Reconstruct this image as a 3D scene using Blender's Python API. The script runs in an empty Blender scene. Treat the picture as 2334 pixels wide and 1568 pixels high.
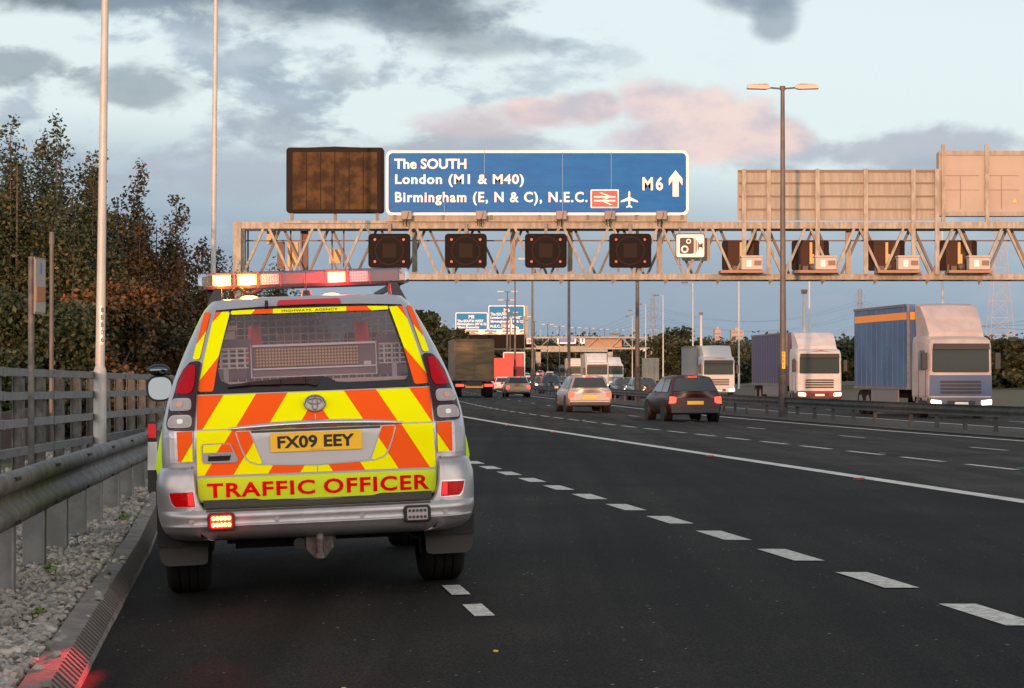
import bpy, bmesh, math, random
import numpy as np
from mathutils import Vector, Matrix
random.seed(7); RNG = np.random.default_rng(7)
scene = bpy.context.scene
COL = scene.collection
rad = math.radians

# ------------------------------------------------------------------ camera
FPX = 5000.0                      # focal length in units of a 2334 px wide picture
PITCH = math.atan(63 / FPX)
CAMZ = 1.6
cam_d = bpy.data.cameras.new("camera"); cam = bpy.data.objects.new("camera", cam_d); COL.objects.link(cam)
cam_d.sensor_width = 36; cam_d.lens = 36 * FPX / 2334; cam_d.clip_start = 0.1; cam_d.clip_end = 20000
cam.location = (0, 0, CAMZ); cam.rotation_euler = (math.pi / 2 + PITCH, 0, 0)
scene.camera = cam
scene.view_settings.view_transform = 'Standard'; scene.view_settings.look = 'None'
scene.view_settings.exposure = 0.0; scene.view_settings.gamma = 1
scene.cycles.max_bounces = 6; scene.cycles.transparent_max_bounces = 12
scene.cycles.caustics_reflective = False; scene.cycles.caustics_refractive = False

SUN_EL, SUN_AZ = rad(3.2), rad(-9)     # sun behind the camera, a little to the left
sund = bpy.data.lights.new("sun", 'SUN'); sun = bpy.data.objects.new("sun", sund); COL.objects.link(sun)
sund.energy = 4.2; sund.angle = rad(0.6); sund.color = (1.0, 0.46, 0.23)
sdir = Vector((math.sin(SUN_AZ) * math.cos(SUN_EL), -math.cos(SUN_AZ) * math.cos(SUN_EL), math.sin(SUN_EL)))
sun.rotation_euler = sdir.to_track_quat('Z', 'Y').to_euler()

# ------------------------------------------------------------------ node helpers
class NT:
    def __init__(s, tree): s.t = tree; s.n = tree.nodes; s.l = tree.links
    def node(s, typ, **kw):
        n = s.n.new(typ)
        for k, v in kw.items(): setattr(n, k, v)
        return n
    def put(s, sock, v):
        if isinstance(v, bpy.types.NodeSocket): s.l.new(v, sock)
        elif isinstance(v, (tuple, list)) and len(v) == 3 and len(sock.default_value) == 4: sock.default_value = (*v, 1)
        else: sock.default_value = v
    def m(s, op, a, b=0.0, c=None):
        n = s.node('ShaderNodeMath', operation=op); s.put(n.inputs[0], a); s.put(n.inputs[1], b)
        if c is not None: s.put(n.inputs[2], c)
        return n.outputs[0]
    def mix(s, f, a, b, blend='MIX'):
        n = s.node('ShaderNodeMix', data_type='RGBA', blend_type=blend)
        s.put(n.inputs[0], f); s.put(n.inputs[6], a); s.put(n.inputs[7], b); return n.outputs[2]
    def ss(s, x, lo, hi, a=0.0, b=1.0):
        n = s.node('ShaderNodeMapRange', interpolation_type='SMOOTHSTEP')
        for i, v in enumerate((x, lo, hi, a, b)): s.put(n.inputs[i], v)
        return n.outputs[0]
    def noise(s, vec, scale, detail=4, rough=.55, dist=0.0):
        n = s.node('ShaderNodeTexNoise'); 
        if vec is not None: s.put(n.inputs['Vector'], vec)
        n.inputs['Scale'].default_value = scale; n.inputs['Detail'].default_value = detail
        n.inputs['Roughness'].default_value = rough; n.inputs['Distortion'].default_value = dist
        return n.outputs[0]
    def ramp(s, x, stops):
        n = s.node('ShaderNodeValToRGB'); e = n.color_ramp.elements
        for i, (p, c) in enumerate(stops):
            el = e[i] if i < 2 else e.new(p)
            el.position = p; el.color = (*c, 1)
        s.put(n.inputs[0], x); return n.outputs[0]
    def vec(s, x, y, z):
        n = s.node('ShaderNodeCombineXYZ')
        for i, v in enumerate((x, y, z)): s.put(n.inputs[i], v)
        return n.outputs[0]

# ------------------------------------------------------------------ world: evening sky with broken cloud
world = bpy.data.worlds.new("World"); scene.world = world; world.use_nodes = True
def make_world():
    t = NT(world.node_tree); t.n.clear()
    out = t.node('ShaderNodeOutputWorld'); bg = t.node('ShaderNodeBackground')
    sky = t.node('ShaderNodeTexSky'); sky.sky_type = 'NISHITA'; sky.sun_disc = False
    sky.sun_elevation = SUN_EL; sky.sun_rotation = math.pi - SUN_AZ
    tc = t.node('ShaderNodeTexCoord'); sx = t.node('ShaderNodeSeparateXYZ'); t.put(sx.inputs[0], tc.outputs['Generated'])
    X, Y, Z = sx.outputs
    yy = t.m('MAXIMUM', Y, 0.12)
    a = t.m('DIVIDE', X, yy); e = t.m('DIVIDE', Z, yy)
    # clear sky by height, brighter to the right
    er = t.m('ADD', e, t.m('MULTIPLY', t.m('MAXIMUM', t.m('MINIMUM', a, .3), -.3), 0.085))
    clear = t.ramp(er, [(0.0, (.245, .345, .46)), (.045, (.32, .43, .545)), (.080, (.52, .63, .70)), (.104, (.80, .92, .93)), (.17, (.82, .94, .97)), (.5, (.50, .62, .72)), (1, (.36, .46, .58))])
    col = clear
    pos = t.vec(t.m('MULTIPLY', a, 1.0), t.m('MULTIPLY', e, 1.75), 0.0)
    big = t.noise(pos, 11.0, 9, .56, .2)
    mid = t.noise(t.vec(a, t.m('MULTIPLY', e, 2.0), 3.7), 22.0, 9, .58, .15)
    wisp = t.noise(t.vec(a, t.m('MULTIPLY', e, 6.0), 9.1), 9.0, 7, .5, .2)
    def blob(ca, ce, ra, re, amp=.75, nz=None, lo=.2, hi=.75):
        da = t.m('DIVIDE', t.m('SUBTRACT', a, ca), ra); de = t.m('DIVIDE', t.m('SUBTRACT', e, ce), re)
        r = t.m('SQRT', t.m('ADD', t.m('MULTIPLY', da, da), t.m('MULTIPLY', de, de)))
        v = t.m('ADD', t.m('SUBTRACT', 1.0, r), t.m('MULTIPLY', t.m('SUBTRACT', nz or mid, .5), amp * 3))
        return t.ss(v, lo, hi)
    # grey broken cloud, mostly on the left and middle
    left = t.ss(a, -.02, .12, 1.0, .0)
    low = t.ss(e, .07, .12, 1.0, .0)
    cov = t.m('MAXIMUM', left, t.m('MULTIPLY', low, .95))
    cf = t.m('MULTIPLY', t.ss(t.m('ADD', big, t.m('MULTIPLY', t.m('SUBTRACT', mid, .5), .5)), .485, .60), cov)
    greyc = t.mix(t.ss(mid, .35, .7), (.33, .425, .53), (.52, .61, .70))
    hiw = t.ss(e, .03, .09, 0.35, .9)
    col = t.mix(t.m('MULTIPLY', cf, hiw), col, greyc)
    # long flat bands low down
    bandf = t.m('MULTIPLY', t.ss(wisp, .5, .68), t.ss(e, .03, .06, .25, .0))
    col = t.mix(bandf, col, (.55, .52, .58))
    b0 = t.ss(e, .045, .085, .85, 0.0); b0 = t.m('MULTIPLY', b0, t.ss(big, .3, .6))
    col = t.mix(b0, col, (.34, .43, .535))
    # named cloud banks: (azimuth slope, height slope)
    for ca, ce, ra, re, c, k in ((-.10, .090, .17, .020, (.44, .50, .59), .75), (-.165, .131, .055, .015, (.33, .40, .46), .8), (-.105, .112, .03, .016, (.38, .45, .53), .7),
                                 (-.01, .104, .11, .017, (.46, .50, .58), .85), (.17, .101, .11, .017, (.46, .49, .58), .8),
                                 (-.23, .140, .04, .014, (.30, .37, .43), .8), (-.075, .135, .018, .014, (.42, .49, .55), .6), (.19, .086, .10, .014, (.42, .50, .59), .8)):
        col = t.mix(t.m('MULTIPLY', blob(ca, ce, ra, re), k), col, c)
    edge = t.noise(t.vec(a, t.m('MULTIPLY', e, 1.6), 1.3), 42.0, 6, .55, .2); pink = None
    for ca, ce, ra, re in ((.013, .1185, .026, .008), (.035, .121, .024, .010), (.067, .1225, .026, .0135), (.087, .117, .024, .015), (.108, .110, .026, .0165), (.078, .107, .040, .014), (.125, .106, .016, .010)):
        pb = blob(ca, ce, ra, re, .42, edge, -.05, .42); pink = pb if pink is None else t.m('MAXIMUM', pink, pb)
    pc = t.mix(t.ss(t.m('ADD', t.m('MULTIPLY', mid, .6), t.m('MULTIPLY', edge, .4)), .38, .60), (.62, .56, .63), (.95, .74, .70))
    col = t.mix(t.m('MULTIPLY', pink, .92), col, pc)
    pink2 = blob(-.005, .114, .075, .010, .5, mid, .1, .6)
    col = t.mix(t.m('MULTIPLY', pink2, .55), col, (.74, .60, .62))
    for ca, ce, ra, re, k in ((-.075, .174, .11, .026, 1.0), (-.04, .160, .05, .012, .8), (-.19, .174, .09, .014, .95), (.108, .174, .030, .013, .85), (.120, .162, .013, .013, .7), (-.015, .150, .05, .010, .55)):
        col = t.mix(t.m('MULTIPLY', blob(ca, ce, ra, re, .8, t.m('MULTIPLY', t.m('ADD', mid, big), .5), .0, .7), k), col, t.mix(t.ss(big, .35, .65), (.115, .155, .195), (.27, .345, .43)))
    # the sunset half of the sky, behind the camera
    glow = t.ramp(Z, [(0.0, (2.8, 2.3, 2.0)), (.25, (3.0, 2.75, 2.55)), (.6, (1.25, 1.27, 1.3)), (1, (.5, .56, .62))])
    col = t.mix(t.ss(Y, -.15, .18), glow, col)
    up = t.ss(Z, .35, .8)
    col = t.mix(up, col, (.46, .52, .58))
    grd = t.ss(Z, -.06, -.005)
    col = t.mix(grd, (.05, .05, .045), col)
    mx = t.node('ShaderNodeMix', data_type='RGBA', blend_type='MIX')
    hs = t.node('ShaderNodeVectorMath', operation='SCALE'); t.put(hs.inputs[0], sky.outputs[0]); hs.inputs['Scale'].default_value = 0.08
    mx.inputs[0].default_value = 0.06; t.put(mx.inputs[6], col); t.put(mx.inputs[7], hs.outputs[0])
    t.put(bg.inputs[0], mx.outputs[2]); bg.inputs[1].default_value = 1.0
    t.l.new(bg.outputs[0], out.inputs[0])
make_world()

# ------------------------------------------------------------------ materials
MATS = {}
def mat(name, color=(.5, .5, .5), rough=.6, metal=0.0, emit=None, es=1.0, var=0.0, vs=6.0, bump=0.0, bs=40.0, coat=0.0, spec=None, color2=None, stretch=None):
    if name in MATS: return MATS[name]
    m = bpy.data.materials.new(name); m.use_nodes = True; t = NT(m.node_tree)
    b = t.n['Principled BSDF']; b.inputs['Base Color'].default_value = (*color, 1)
    b.inputs['Roughness'].default_value = rough; b.inputs['Metallic'].default_value = metal
    if spec is not None: b.inputs['Specular IOR Level'].default_value = spec
    if coat: b.inputs['Coat Weight'].default_value = coat; b.inputs['Coat Roughness'].default_value = .06
    tc = t.node('ShaderNodeTexCoord'); v = tc.outputs['Object']
    if stretch:
        mp = t.node('ShaderNodeMapping'); t.put(mp.inputs[0], v); mp.inputs['Scale'].default_value = stretch; v = mp.outputs[0]
    if var or color2:
        n = t.noise(v, vs, 6, .6)
        c2 = color2 or tuple(max(0, c * (1 - var)) for c in color)
        f = t.ss(n, .38, .62)
        c = t.mix(f, color, c2)
        t.put(b.inputs['Base Color'], c)
    if bump:
        bn = t.node('ShaderNodeBump'); bn.inputs['Strength'].default_value = bump; bn.inputs['Distance'].default_value = .02
        t.put(bn.inputs['Height'], t.noise(v, bs, 4)); t.put(b.inputs['Normal'], bn.outputs[0])
    if emit:
        b.inputs['Emission Color'].default_value = (*emit, 1); b.inputs['Emission Strength'].default_value = es
    MATS[name] = m; return m

def asphalt(name, c1, c2, speck=(.16, .15, .14), sp=.72, patch=(.65, 1.4)):
    m = bpy.data.materials.new(name); m.use_nodes = True; t = NT(m.node_tree); b = t.n['Principled BSDF']
    tc = t.node('ShaderNodeTexCoord'); v = tc.outputs['Object']
    fine = t.noise(v, 70, 3, .75); big = t.noise(v, .35, 5, .6)
    mp = t.node('ShaderNodeMapping'); t.put(mp.inputs[0], v); mp.inputs['Scale'].default_value = (2.2, .06, 1); mp.inputs['Rotation'].default_value = (0, 0, rad(-7.7))
    streak = t.noise(mp.outputs[0], 1.0, 5, .6)
    col = t.mix(t.ss(fine, .42, .66), tuple(q * .6 for q in c1), tuple(q * 1.5 for q in c2))
    col = t.mix(t.ss(t.noise(v, 110, 2, .6), sp - .04, sp + .02, 0, .55), col, speck)
    vo = t.node('ShaderNodeTexVoronoi'); t.put(vo.inputs['Vector'], v); vo.inputs['Scale'].default_value = 9.0
    chips = t.m('MULTIPLY', t.m('LESS_THAN', vo.outputs['Distance'], .075), t.m('GREATER_THAN', t.noise(v, 3.1, 2), .52))
    col = t.mix(t.m('MULTIPLY', chips, .8), col, (.30, .26, .22))
    k = t.m('MULTIPLY', t.ss(big, .3, .7, patch[0], patch[1]), t.ss(streak, .3, .7, .62, 1.45))
    hs = t.node('ShaderNodeVectorMath', operation='SCALE'); t.put(hs.inputs[0], col); t.put(hs.inputs['Scale'], k)
    t.put(b.inputs['Base Color'], hs.outputs[0])
    b.inputs['Roughness'].default_value = .85; b.inputs['Specular IOR Level'].default_value = .12
    bn = t.node('ShaderNodeBump'); bn.inputs['Strength'].default_value = .55; bn.inputs['Distance'].default_value = .012
    t.put(bn.inputs['Height'], t.noise(v, 75, 3, .7)); t.put(b.inputs['Normal'], bn.outputs[0])
    return m
M_asph = asphalt("asphalt_new", (.0078, .0064, .0054), (.021, .017, .0145))
M_asph2 = asphalt("asphalt_worn", (.020, .017, .0155), (.046, .039, .035))
M_asph3 = asphalt("asphalt_far", (.022, .019, .018), (.05, .043, .04))
M_paint = mat("road_paint", (.58, .55, .50), .8, color2=(.36, .34, .31), vs=26, bump=.5, bs=60)
M_paintp = mat("road_paint_worn", (.62, .57, .52), .75, var=.3, vs=5)
M_kerb = mat("kerb_concrete", (.19, .165, .145), .9, var=.35, vs=5, bump=.4, bs=50)
M_kerbd = mat("kerb_groove", (.085, .073, .064), .95)
M_grav = mat("gravel_bed", (.15, .135, .12), .95, var=.4, vs=40, bump=1, bs=60)
M_grass = mat("verge_grass", (.06, .062, .028), .95, var=.5, vs=1.5, bump=.6, bs=14, color2=(.085, .07, .04))
M_earth = mat("reserve_earth", (.060, .050, .040), .95, var=.5, vs=4, bump=.8, bs=25, color2=(.03, .028, .02))
M_galv = mat("galvanised_steel", (.165, .167, .162), .65, .05, var=.25, vs=7, bump=.08, bs=30)
M_galvd = mat("weathered_steel", (.125, .122, .112), .65, .1, var=.5, vs=5, bump=.08, bs=30)
M_galvdark = mat("dirty_steel", (.060, .062, .060), .7, .2, var=.4, vs=3)
M_column = mat("column_paint", (.42, .41, .38), .45, .1, var=.12, vs=2.5)
M_coldark = mat("dark_column_paint", (.12, .10, .085), .55, .1, var=.3, vs=1.2)
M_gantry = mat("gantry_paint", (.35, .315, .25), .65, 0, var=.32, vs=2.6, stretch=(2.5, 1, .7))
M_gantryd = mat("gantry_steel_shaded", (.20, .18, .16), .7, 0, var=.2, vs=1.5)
M_black = mat("black_plastic", (.018, .017, .017), .5)
M_rubber = mat("rubber", (.014, .013, .012), .9, spec=.1, bump=.2, bs=40)
M_under = mat("underbody", (.030, .024, .021), .85, var=.5, vs=10)
M_white = mat("white_paint", (.74, .72, .69), .5)
M_red = mat("red_paint", (.55, .02, .02), .45)
def stuff_lit(name, c, s): return mat(name, tuple(min(1, x) for x in c), .4, emit=c, es=s)
L_white = stuff_lit("headlamp_lit", (1, .80, .5), 7)
L_red = stuff_lit("tail_lamp_lit", (1, .035, .02), 5)
L_amber = stuff_lit("amber_lamp_lit", (1, .42, .04), 5)

# ------------------------------------------------------------------ mesh helpers
class MB:
    def __init__(s): s.v = []; s.f = []; s.mi = []; s.mats = []; s.sm = []
    def k(s, m):
        if m not in s.mats: s.mats.append(m)
        return s.mats.index(m)
    def add(s, vs, fs, m=0, smooth=False):
        b = len(s.v); s.v.extend([tuple(v) for v in vs])
        for f in fs: s.f.append([b + i for i in f]); s.mi.append(m); s.sm.append(smooth)
    def box(s, c, d, m=0, rz=0.0, taper=1.0, rot=None):
        x, y, z = d[0] / 2, d[1] / 2, d[2] / 2
        vs = [Vector((sx * x * (taper if sz > 0 else 1), sy * y * (taper if sz > 0 else 1), sz * z)) for sx, sy, sz in
              ((-1, -1, -1), (1, -1, -1), (1, 1, -1), (-1, 1, -1), (-1, -1, 1), (1, -1, 1), (1, 1, 1), (-1, 1, 1))]
        R = rot or Matrix.Rotation(rz, 3, 'Z'); vs = [R @ v + Vector(c) for v in vs]
        s.add(vs, [(0, 3, 2, 1), (4, 5, 6, 7), (0, 1, 5, 4), (1, 2, 6, 5), (2, 3, 7, 6), (3, 0, 4, 7)], m)
    def bar(s, p, q, w, h, m=0, up=(0, 0, 1)):
        p, q = Vector(p), Vector(q); d = (q - p); L = d.length; d.normalize(); u = Vector(up)
        if abs(d.dot(u)) > .98: u = Vector((0, 1, 0))
        sx = d.cross(u).normalized(); sz = sx.cross(d)
        R = Matrix((sx, d, sz)).transposed(); s.box((p + q) / 2, (w, L, h), m, rot=R)
    def cyl(s, p, q, r0, r1=None, n=12, m=0, cap=True, smooth=True):
        r1 = r0 if r1 is None else r1; p, q = Vector(p), Vector(q); d = (q - p).normalized()
        u = Vector((0, 0, 1)) if abs(d.z) < .9 else Vector((1, 0, 0)); a = d.cross(u).normalized(); b = d.cross(a)
        vs = []
        for c, r in ((p, r0), (q, r1)):
            for i in range(n): t = 2 * math.pi * i / n; vs.append(c + a * (r * math.cos(t)) + b * (r * math.sin(t)))
        s.add(vs, [(i, i + n, (i + 1) % n + n, (i + 1) % n) for i in range(n)], m, smooth)
        if cap: s.add(vs[:n], [tuple(range(n))], m); s.add(vs[n:], [tuple(range(n - 1, -1, -1))], m)
    def tube(s, pts, r, n=8, m=0):
        for i in range(len(pts) - 1): s.cyl(pts[i], pts[i + 1], r, n=n, m=m)
    def prism(s, poly, y0, y1, m=0):      # poly in (x,z), extruded along y
        n = len(poly); vs = [(x, y0, z) for x, z in poly] + [(x, y1, z) for x, z in poly]
        s.add(vs, [tuple(range(n)), tuple(range(2 * n - 1, n - 1, -1))] + [(i, i + n, (i + 1) % n + n, (i + 1) % n) for i in range(n)], m)
    def sphere(s, c, r, m=0, n=12, sz=(1, 1, 1)):
        vs = []; fs = []; R = n // 2
        for j in range(R + 1):
            ph = math.pi * j / R
            for i in range(n):
                t = 2 * math.pi * i / n
                vs.append((c[0] + r * sz[0] * math.sin(ph) * math.cos(t), c[1] + r * sz[1] * math.sin(ph) * math.sin(t), c[2] + r * sz[2] * math.cos(ph)))
        for j in range(R):
            for i in range(n): fs.append((j * n + i, (j + 1) * n + i, (j + 1) * n + (i + 1) % n, j * n + (i + 1) % n))
        s.add(vs, fs, m, True)
    def build(s, name, mats, parent=None, bevel=0, fixn=True):
        me = bpy.data.meshes.new(name); me.from_pydata(s.v, [], s.f)
        if not isinstance(mats, (list, tuple)): mats = [mats]
        for m in mats: me.materials.append(m)
        me.polygons.foreach_set('material_index', s.mi); me.polygons.foreach_set('use_smooth', s.sm); me.update()
        o = bpy.data.objects.new(name, me); COL.objects.link(o)
        if parent is not None: o.parent = parent
        if bevel:
            b = o.modifiers.new('bevel', 'BEVEL'); b.width = bevel; b.segments = 2; b.limit_method = 'ANGLE'
        return o
def tag(o, label=None, cat=None, group=None, kind=None):
    if label: o['label'] = label
    if cat: o['category'] = cat
    if group: o['group'] = group
    if kind: o['kind'] = kind
    return o
def thing(name, label, cat, loc=(0, 0, 0), rz=0, group=None):
    o = bpy.data.objects.new(name, None); COL.objects.link(o); o.location = loc; o.rotation_euler = (0, 0, rz)
    o.empty_display_size = .2
    return tag(o, label, cat, group)
def copy_tree(o, label=None, loc=None, rz=None, parent=None):
    c = o.copy(); COL.objects.link(c)
    if parent is not None: c.parent = parent
    if loc is not None: c.location = loc
    if rz is not None: c.rotation_euler = (0, 0, rz)
    if label: c['label'] = label
    for ch in [k for k in o.children]: copy_tree(ch, parent=c)
    return c
def text(name, s, size, m, parent, loc, rot=(math.pi / 2, 0, 0), bold=0.0, space=1.0, width=None, align='LEFT', ext=.002, height=None):
    cu = bpy.data.curves.new(name, 'FONT'); cu.body = s; cu.size = 1; cu.align_x = align
    cu.space_character = space; cu.offset = bold; cu.resolution_u = 3
    o = bpy.data.objects.new(name, cu); COL.objects.link(o)
    bpy.context.view_layer.update()
    me = bpy.data.meshes.new_from_object(o.evaluated_get(bpy.context.evaluated_depsgraph_get()))
    COL.objects.unlink(o); bpy.data.objects.remove(o); bpy.data.curves.remove(cu)
    co = np.zeros(len(me.vertices) * 3); me.vertices.foreach_get('co', co); co = co.reshape(-1, 3)
    x0, x1, y0, y1 = co[:, 0].min(), co[:, 0].max(), co[:, 1].min(), co[:, 1].max()
    if width: co[:, 0] = (co[:, 0] - x0) * width / (x1 - x0)
    else: co[:, 0] = (co[:, 0] - (x0 if align == 'LEFT' else 0)) * size
    if height: co[:, 1] = (co[:, 1] - y0) * height / (y1 - y0)
    else: co[:, 1] *= size
    co[:, 2] *= 0
    me.vertices.foreach_set('co', co.ravel()); me.materials.clear(); me.materials.append(m); me.update()
    if parent is None and loc is None: return me
    t = bpy.data.objects.new(name, me); COL.objects.link(t); t.parent = parent; t.location = loc; t.rotation_euler = rot
    return t

# ------------------------------------------------------------------ terrain and road alignment
_Zk = [-300, 0, 85, 120, 160, 204, 240, 287, 321, 361, 401, 441, 481, 521, 561, 601, 641, 681, 900, 1300, 3500]
_Rk = [40.5, 0, -11.5, -14.2, -16.9, -19.2, -20.8, -21.6, -21.8, -21.0, -18.9, -16.3, -13.1, -9.6, -4.6, .4, 6.1, 12.7, 55, 150, 700]
_g = np.arange(-300, 3501, 2.0); _r = np.interp(_g, _Zk, _Rk); _ker = np.exp(-.5 * (np.arange(-12, 13) / 5) ** 2); _ker /= _ker.sum()
_r[12:-12] = np.convolve(_r, _ker, 'valid')
def R(Z): return float(np.interp(Z, _g, _r))
def long_(Z): return float(np.interp(Z, [-300, 13, 60, 130, 200, 330, 400, 480, 560, 600, 680, 900, 1500, 3500], [0, 0, -.19, -.3, -.5, -.5, -.4, -.1, .6, 1.3, 2.4, 5, 9, 14]))
def cross(u): return float(np.interp(u, [-60, -3, -.5, 3.7, 8, 11.1, 14.8, 18.5, 20.9, 24, 40, 46, 60, 300], [-.6, .12, .205, .36, .35, .31, .24, .16, .15, .1, 0, .3, 1.2, 2.0]))
def G(u, Z): return cross(u) + long_(Z)
def P(u, Z, dz=0.0): return (R(Z) + u, Z, G(u, Z) + dz)
def PK(u, Z, dz=0.0): return (R(Z) + u - .10 * max(0.0, min(1.0, (17 - Z) / 8)), Z, G(-.5, Z) + dz)
def uof(x, Z): return x - R(Z)
def GX(x, Z): return G(uof(x, Z), Z)
def W(px, py, Z):      # a point of the picture at a known distance, as x and z
    c, s_ = math.cos(PITCH), math.sin(PITCH); d = ((px - 1167) / FPX, 1.0, (784 - py) / FPX)
    y = d[1] * c - d[2] * s_; z = d[1] * s_ + d[2] * c
    return d[0] * Z / y, CAMZ + z * Z / y
ZS = list(np.arange(-80, 60, 4.0)) + list(np.arange(60, 360, 8.0)) + list(np.arange(360, 720, 12.0)) + list(np.arange(720, 1500, 40.0)) + [1500, 1700, 2000, 2500, 3000]
def strip(name, us, mat_, dz=0.0, Zs=None, label=None):
    Zs = Zs or ZS; vs = [P(u, Z, dz) for Z in Zs for u in us]; n = len(us); fs = []
    for j in range(len(Zs) - 1):
        for i in range(n - 1): fs.append((j * n + i, j * n + i + 1, (j + 1) * n + i + 1, (j + 1) * n + i))
    b = MB(); b.add(vs, fs, 0, False); o = b.build(name, mat_); o['kind'] = 'structure'; return o
strip("ground", [-900, -300, -120, -60, -30, -15, -8, -3, -.55, 8, 20, 40, 46, 60, 120, 300, 900], M_grass, -.03)
strip("gravel_strip", [-3.2, -2, -1.2, -.74], M_grav, .07, [z for z in ZS if z < 130])
strip("hard_shoulder_and_slip_lane", [-.72, -.5, 1, 3.7, 8.05], M_asph, .0)
strip("left_carriageway", [8.05, 11.1, 14.8, 18.5, 19.3], M_asph2, .0)
strip("central_reserve", [19.3, 20.9, 23.4], M_earth, .02)
strip("right_carriageway", [23.4, 24, 32, 39.5], M_asph3, .0)
strip("far_verge", [39.5, 42, 46, 52], M_grass, .01)

def line(name, u, w, Zs, m=M_paint, solid=True, mark=1.0, gap=1.0, z1=None, z0=None, drift=0.0):
    b = MB(); u0 = u
    if solid:
        for i in range(len(Zs) - 1):
            a, c = Zs[i], Zs[i + 1]
            b.add([P(u - w / 2, a, .004), P(u + w / 2, a, .004), P(u + w / 2, c, .004), P(u - w / 2, c, .004)], [(0, 1, 2, 3)])
    else:
        z = z0
        while z < z1:
            k = 4; u = u0 + drift * (min(z, 28) - 13)
            for j in range(k):
                a, c = z + mark * j / k, z + mark * (j + 1) / k
                b.add([P(u - w / 2, a, .004), P(u + w / 2, a, .004), P(u + w / 2, c, .004), P(u - w / 2, c, .004)], [(0, 1, 2, 3)])
            z += mark + gap
    o = b.build(name, m); o['kind'] = 'structure'; return o
line("lane_drop_dashes", 3.93, .20, None, solid=False, mark=1.0, gap=.87, z0=8.84, z1=130, drift=-.012)
line("inner_dashes", 1.46, .11, None, solid=False, mark=.60, gap=.53, z0=11.87, z1=13.2)
line("slip_edge_line", 8.0, .24, [z for z in ZS if z < 700], M_paintp)
line("lane_divider_dashes", 11.1, .13, None, M_paintp, solid=False, mark=2.0, gap=1.05, z0=6, z1=240)
line("lane_line_dashes", 14.8, .12, None, M_paintp, solid=False, mark=2.0, gap=7.0, z0=5, z1=330)
line("median_edge_line", 18.5, .2, [z for z in ZS if z < 900], M_paintp)
line("opposite_edge_line", 24.1, .2, [z for z in ZS if z < 900], M_paintp)
line("opposite_lane_dashes", 27.8, .12, None, M_paintp, solid=False, mark=2.0, gap=7.0, z0=12, z1=330)
line("opposite_lane_dashes", 31.4, .12, None, M_paintp, solid=False, mark=2.0, gap=7.0, z0=12, z1=330)
line("opposite_outer_edge_line", 35.2, .2, [z for z in ZS if z < 900], M_paintp)
# the left boundary: a bend of slip road markings in the distance
# kerb with ribbed face
def kerb():
    b = MB(); prof = [(-.50, -.01), (-.515, .035), (-.59, .105), (-.70, .112), (-.705, .03)]
    Zs = [z for z in np.arange(4, 60, .915)] + [z for z in range(60, 200, 6)]
    for i in range(len(Zs) - 1):
        a, c = Zs[i], Zs[i + 1]; g = .006 if c < 60 else 0; j = .002 * math.sin(i * 2.3)
        vs = [PK(u + j, zz, dz) for zz in (a + g, c - g) for u, dz in prof]; n = len(prof)
        b.add(vs, [(k, k + 1, n + k + 1, n + k) for k in range(n - 1)] + [tuple(range(n)), tuple(range(2 * n - 1, n - 1, -1))])
    z = 6.0
    while z < 30:
        p0, p1 = PK(-.510, z, .034), PK(-.586, z, .104)
        b.bar(p0, p1, .020, .012, 1); z += .115
    o = b.build("kerb", [M_kerb, M_kerbd]); o['kind'] = 'structure'
kerb()

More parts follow.
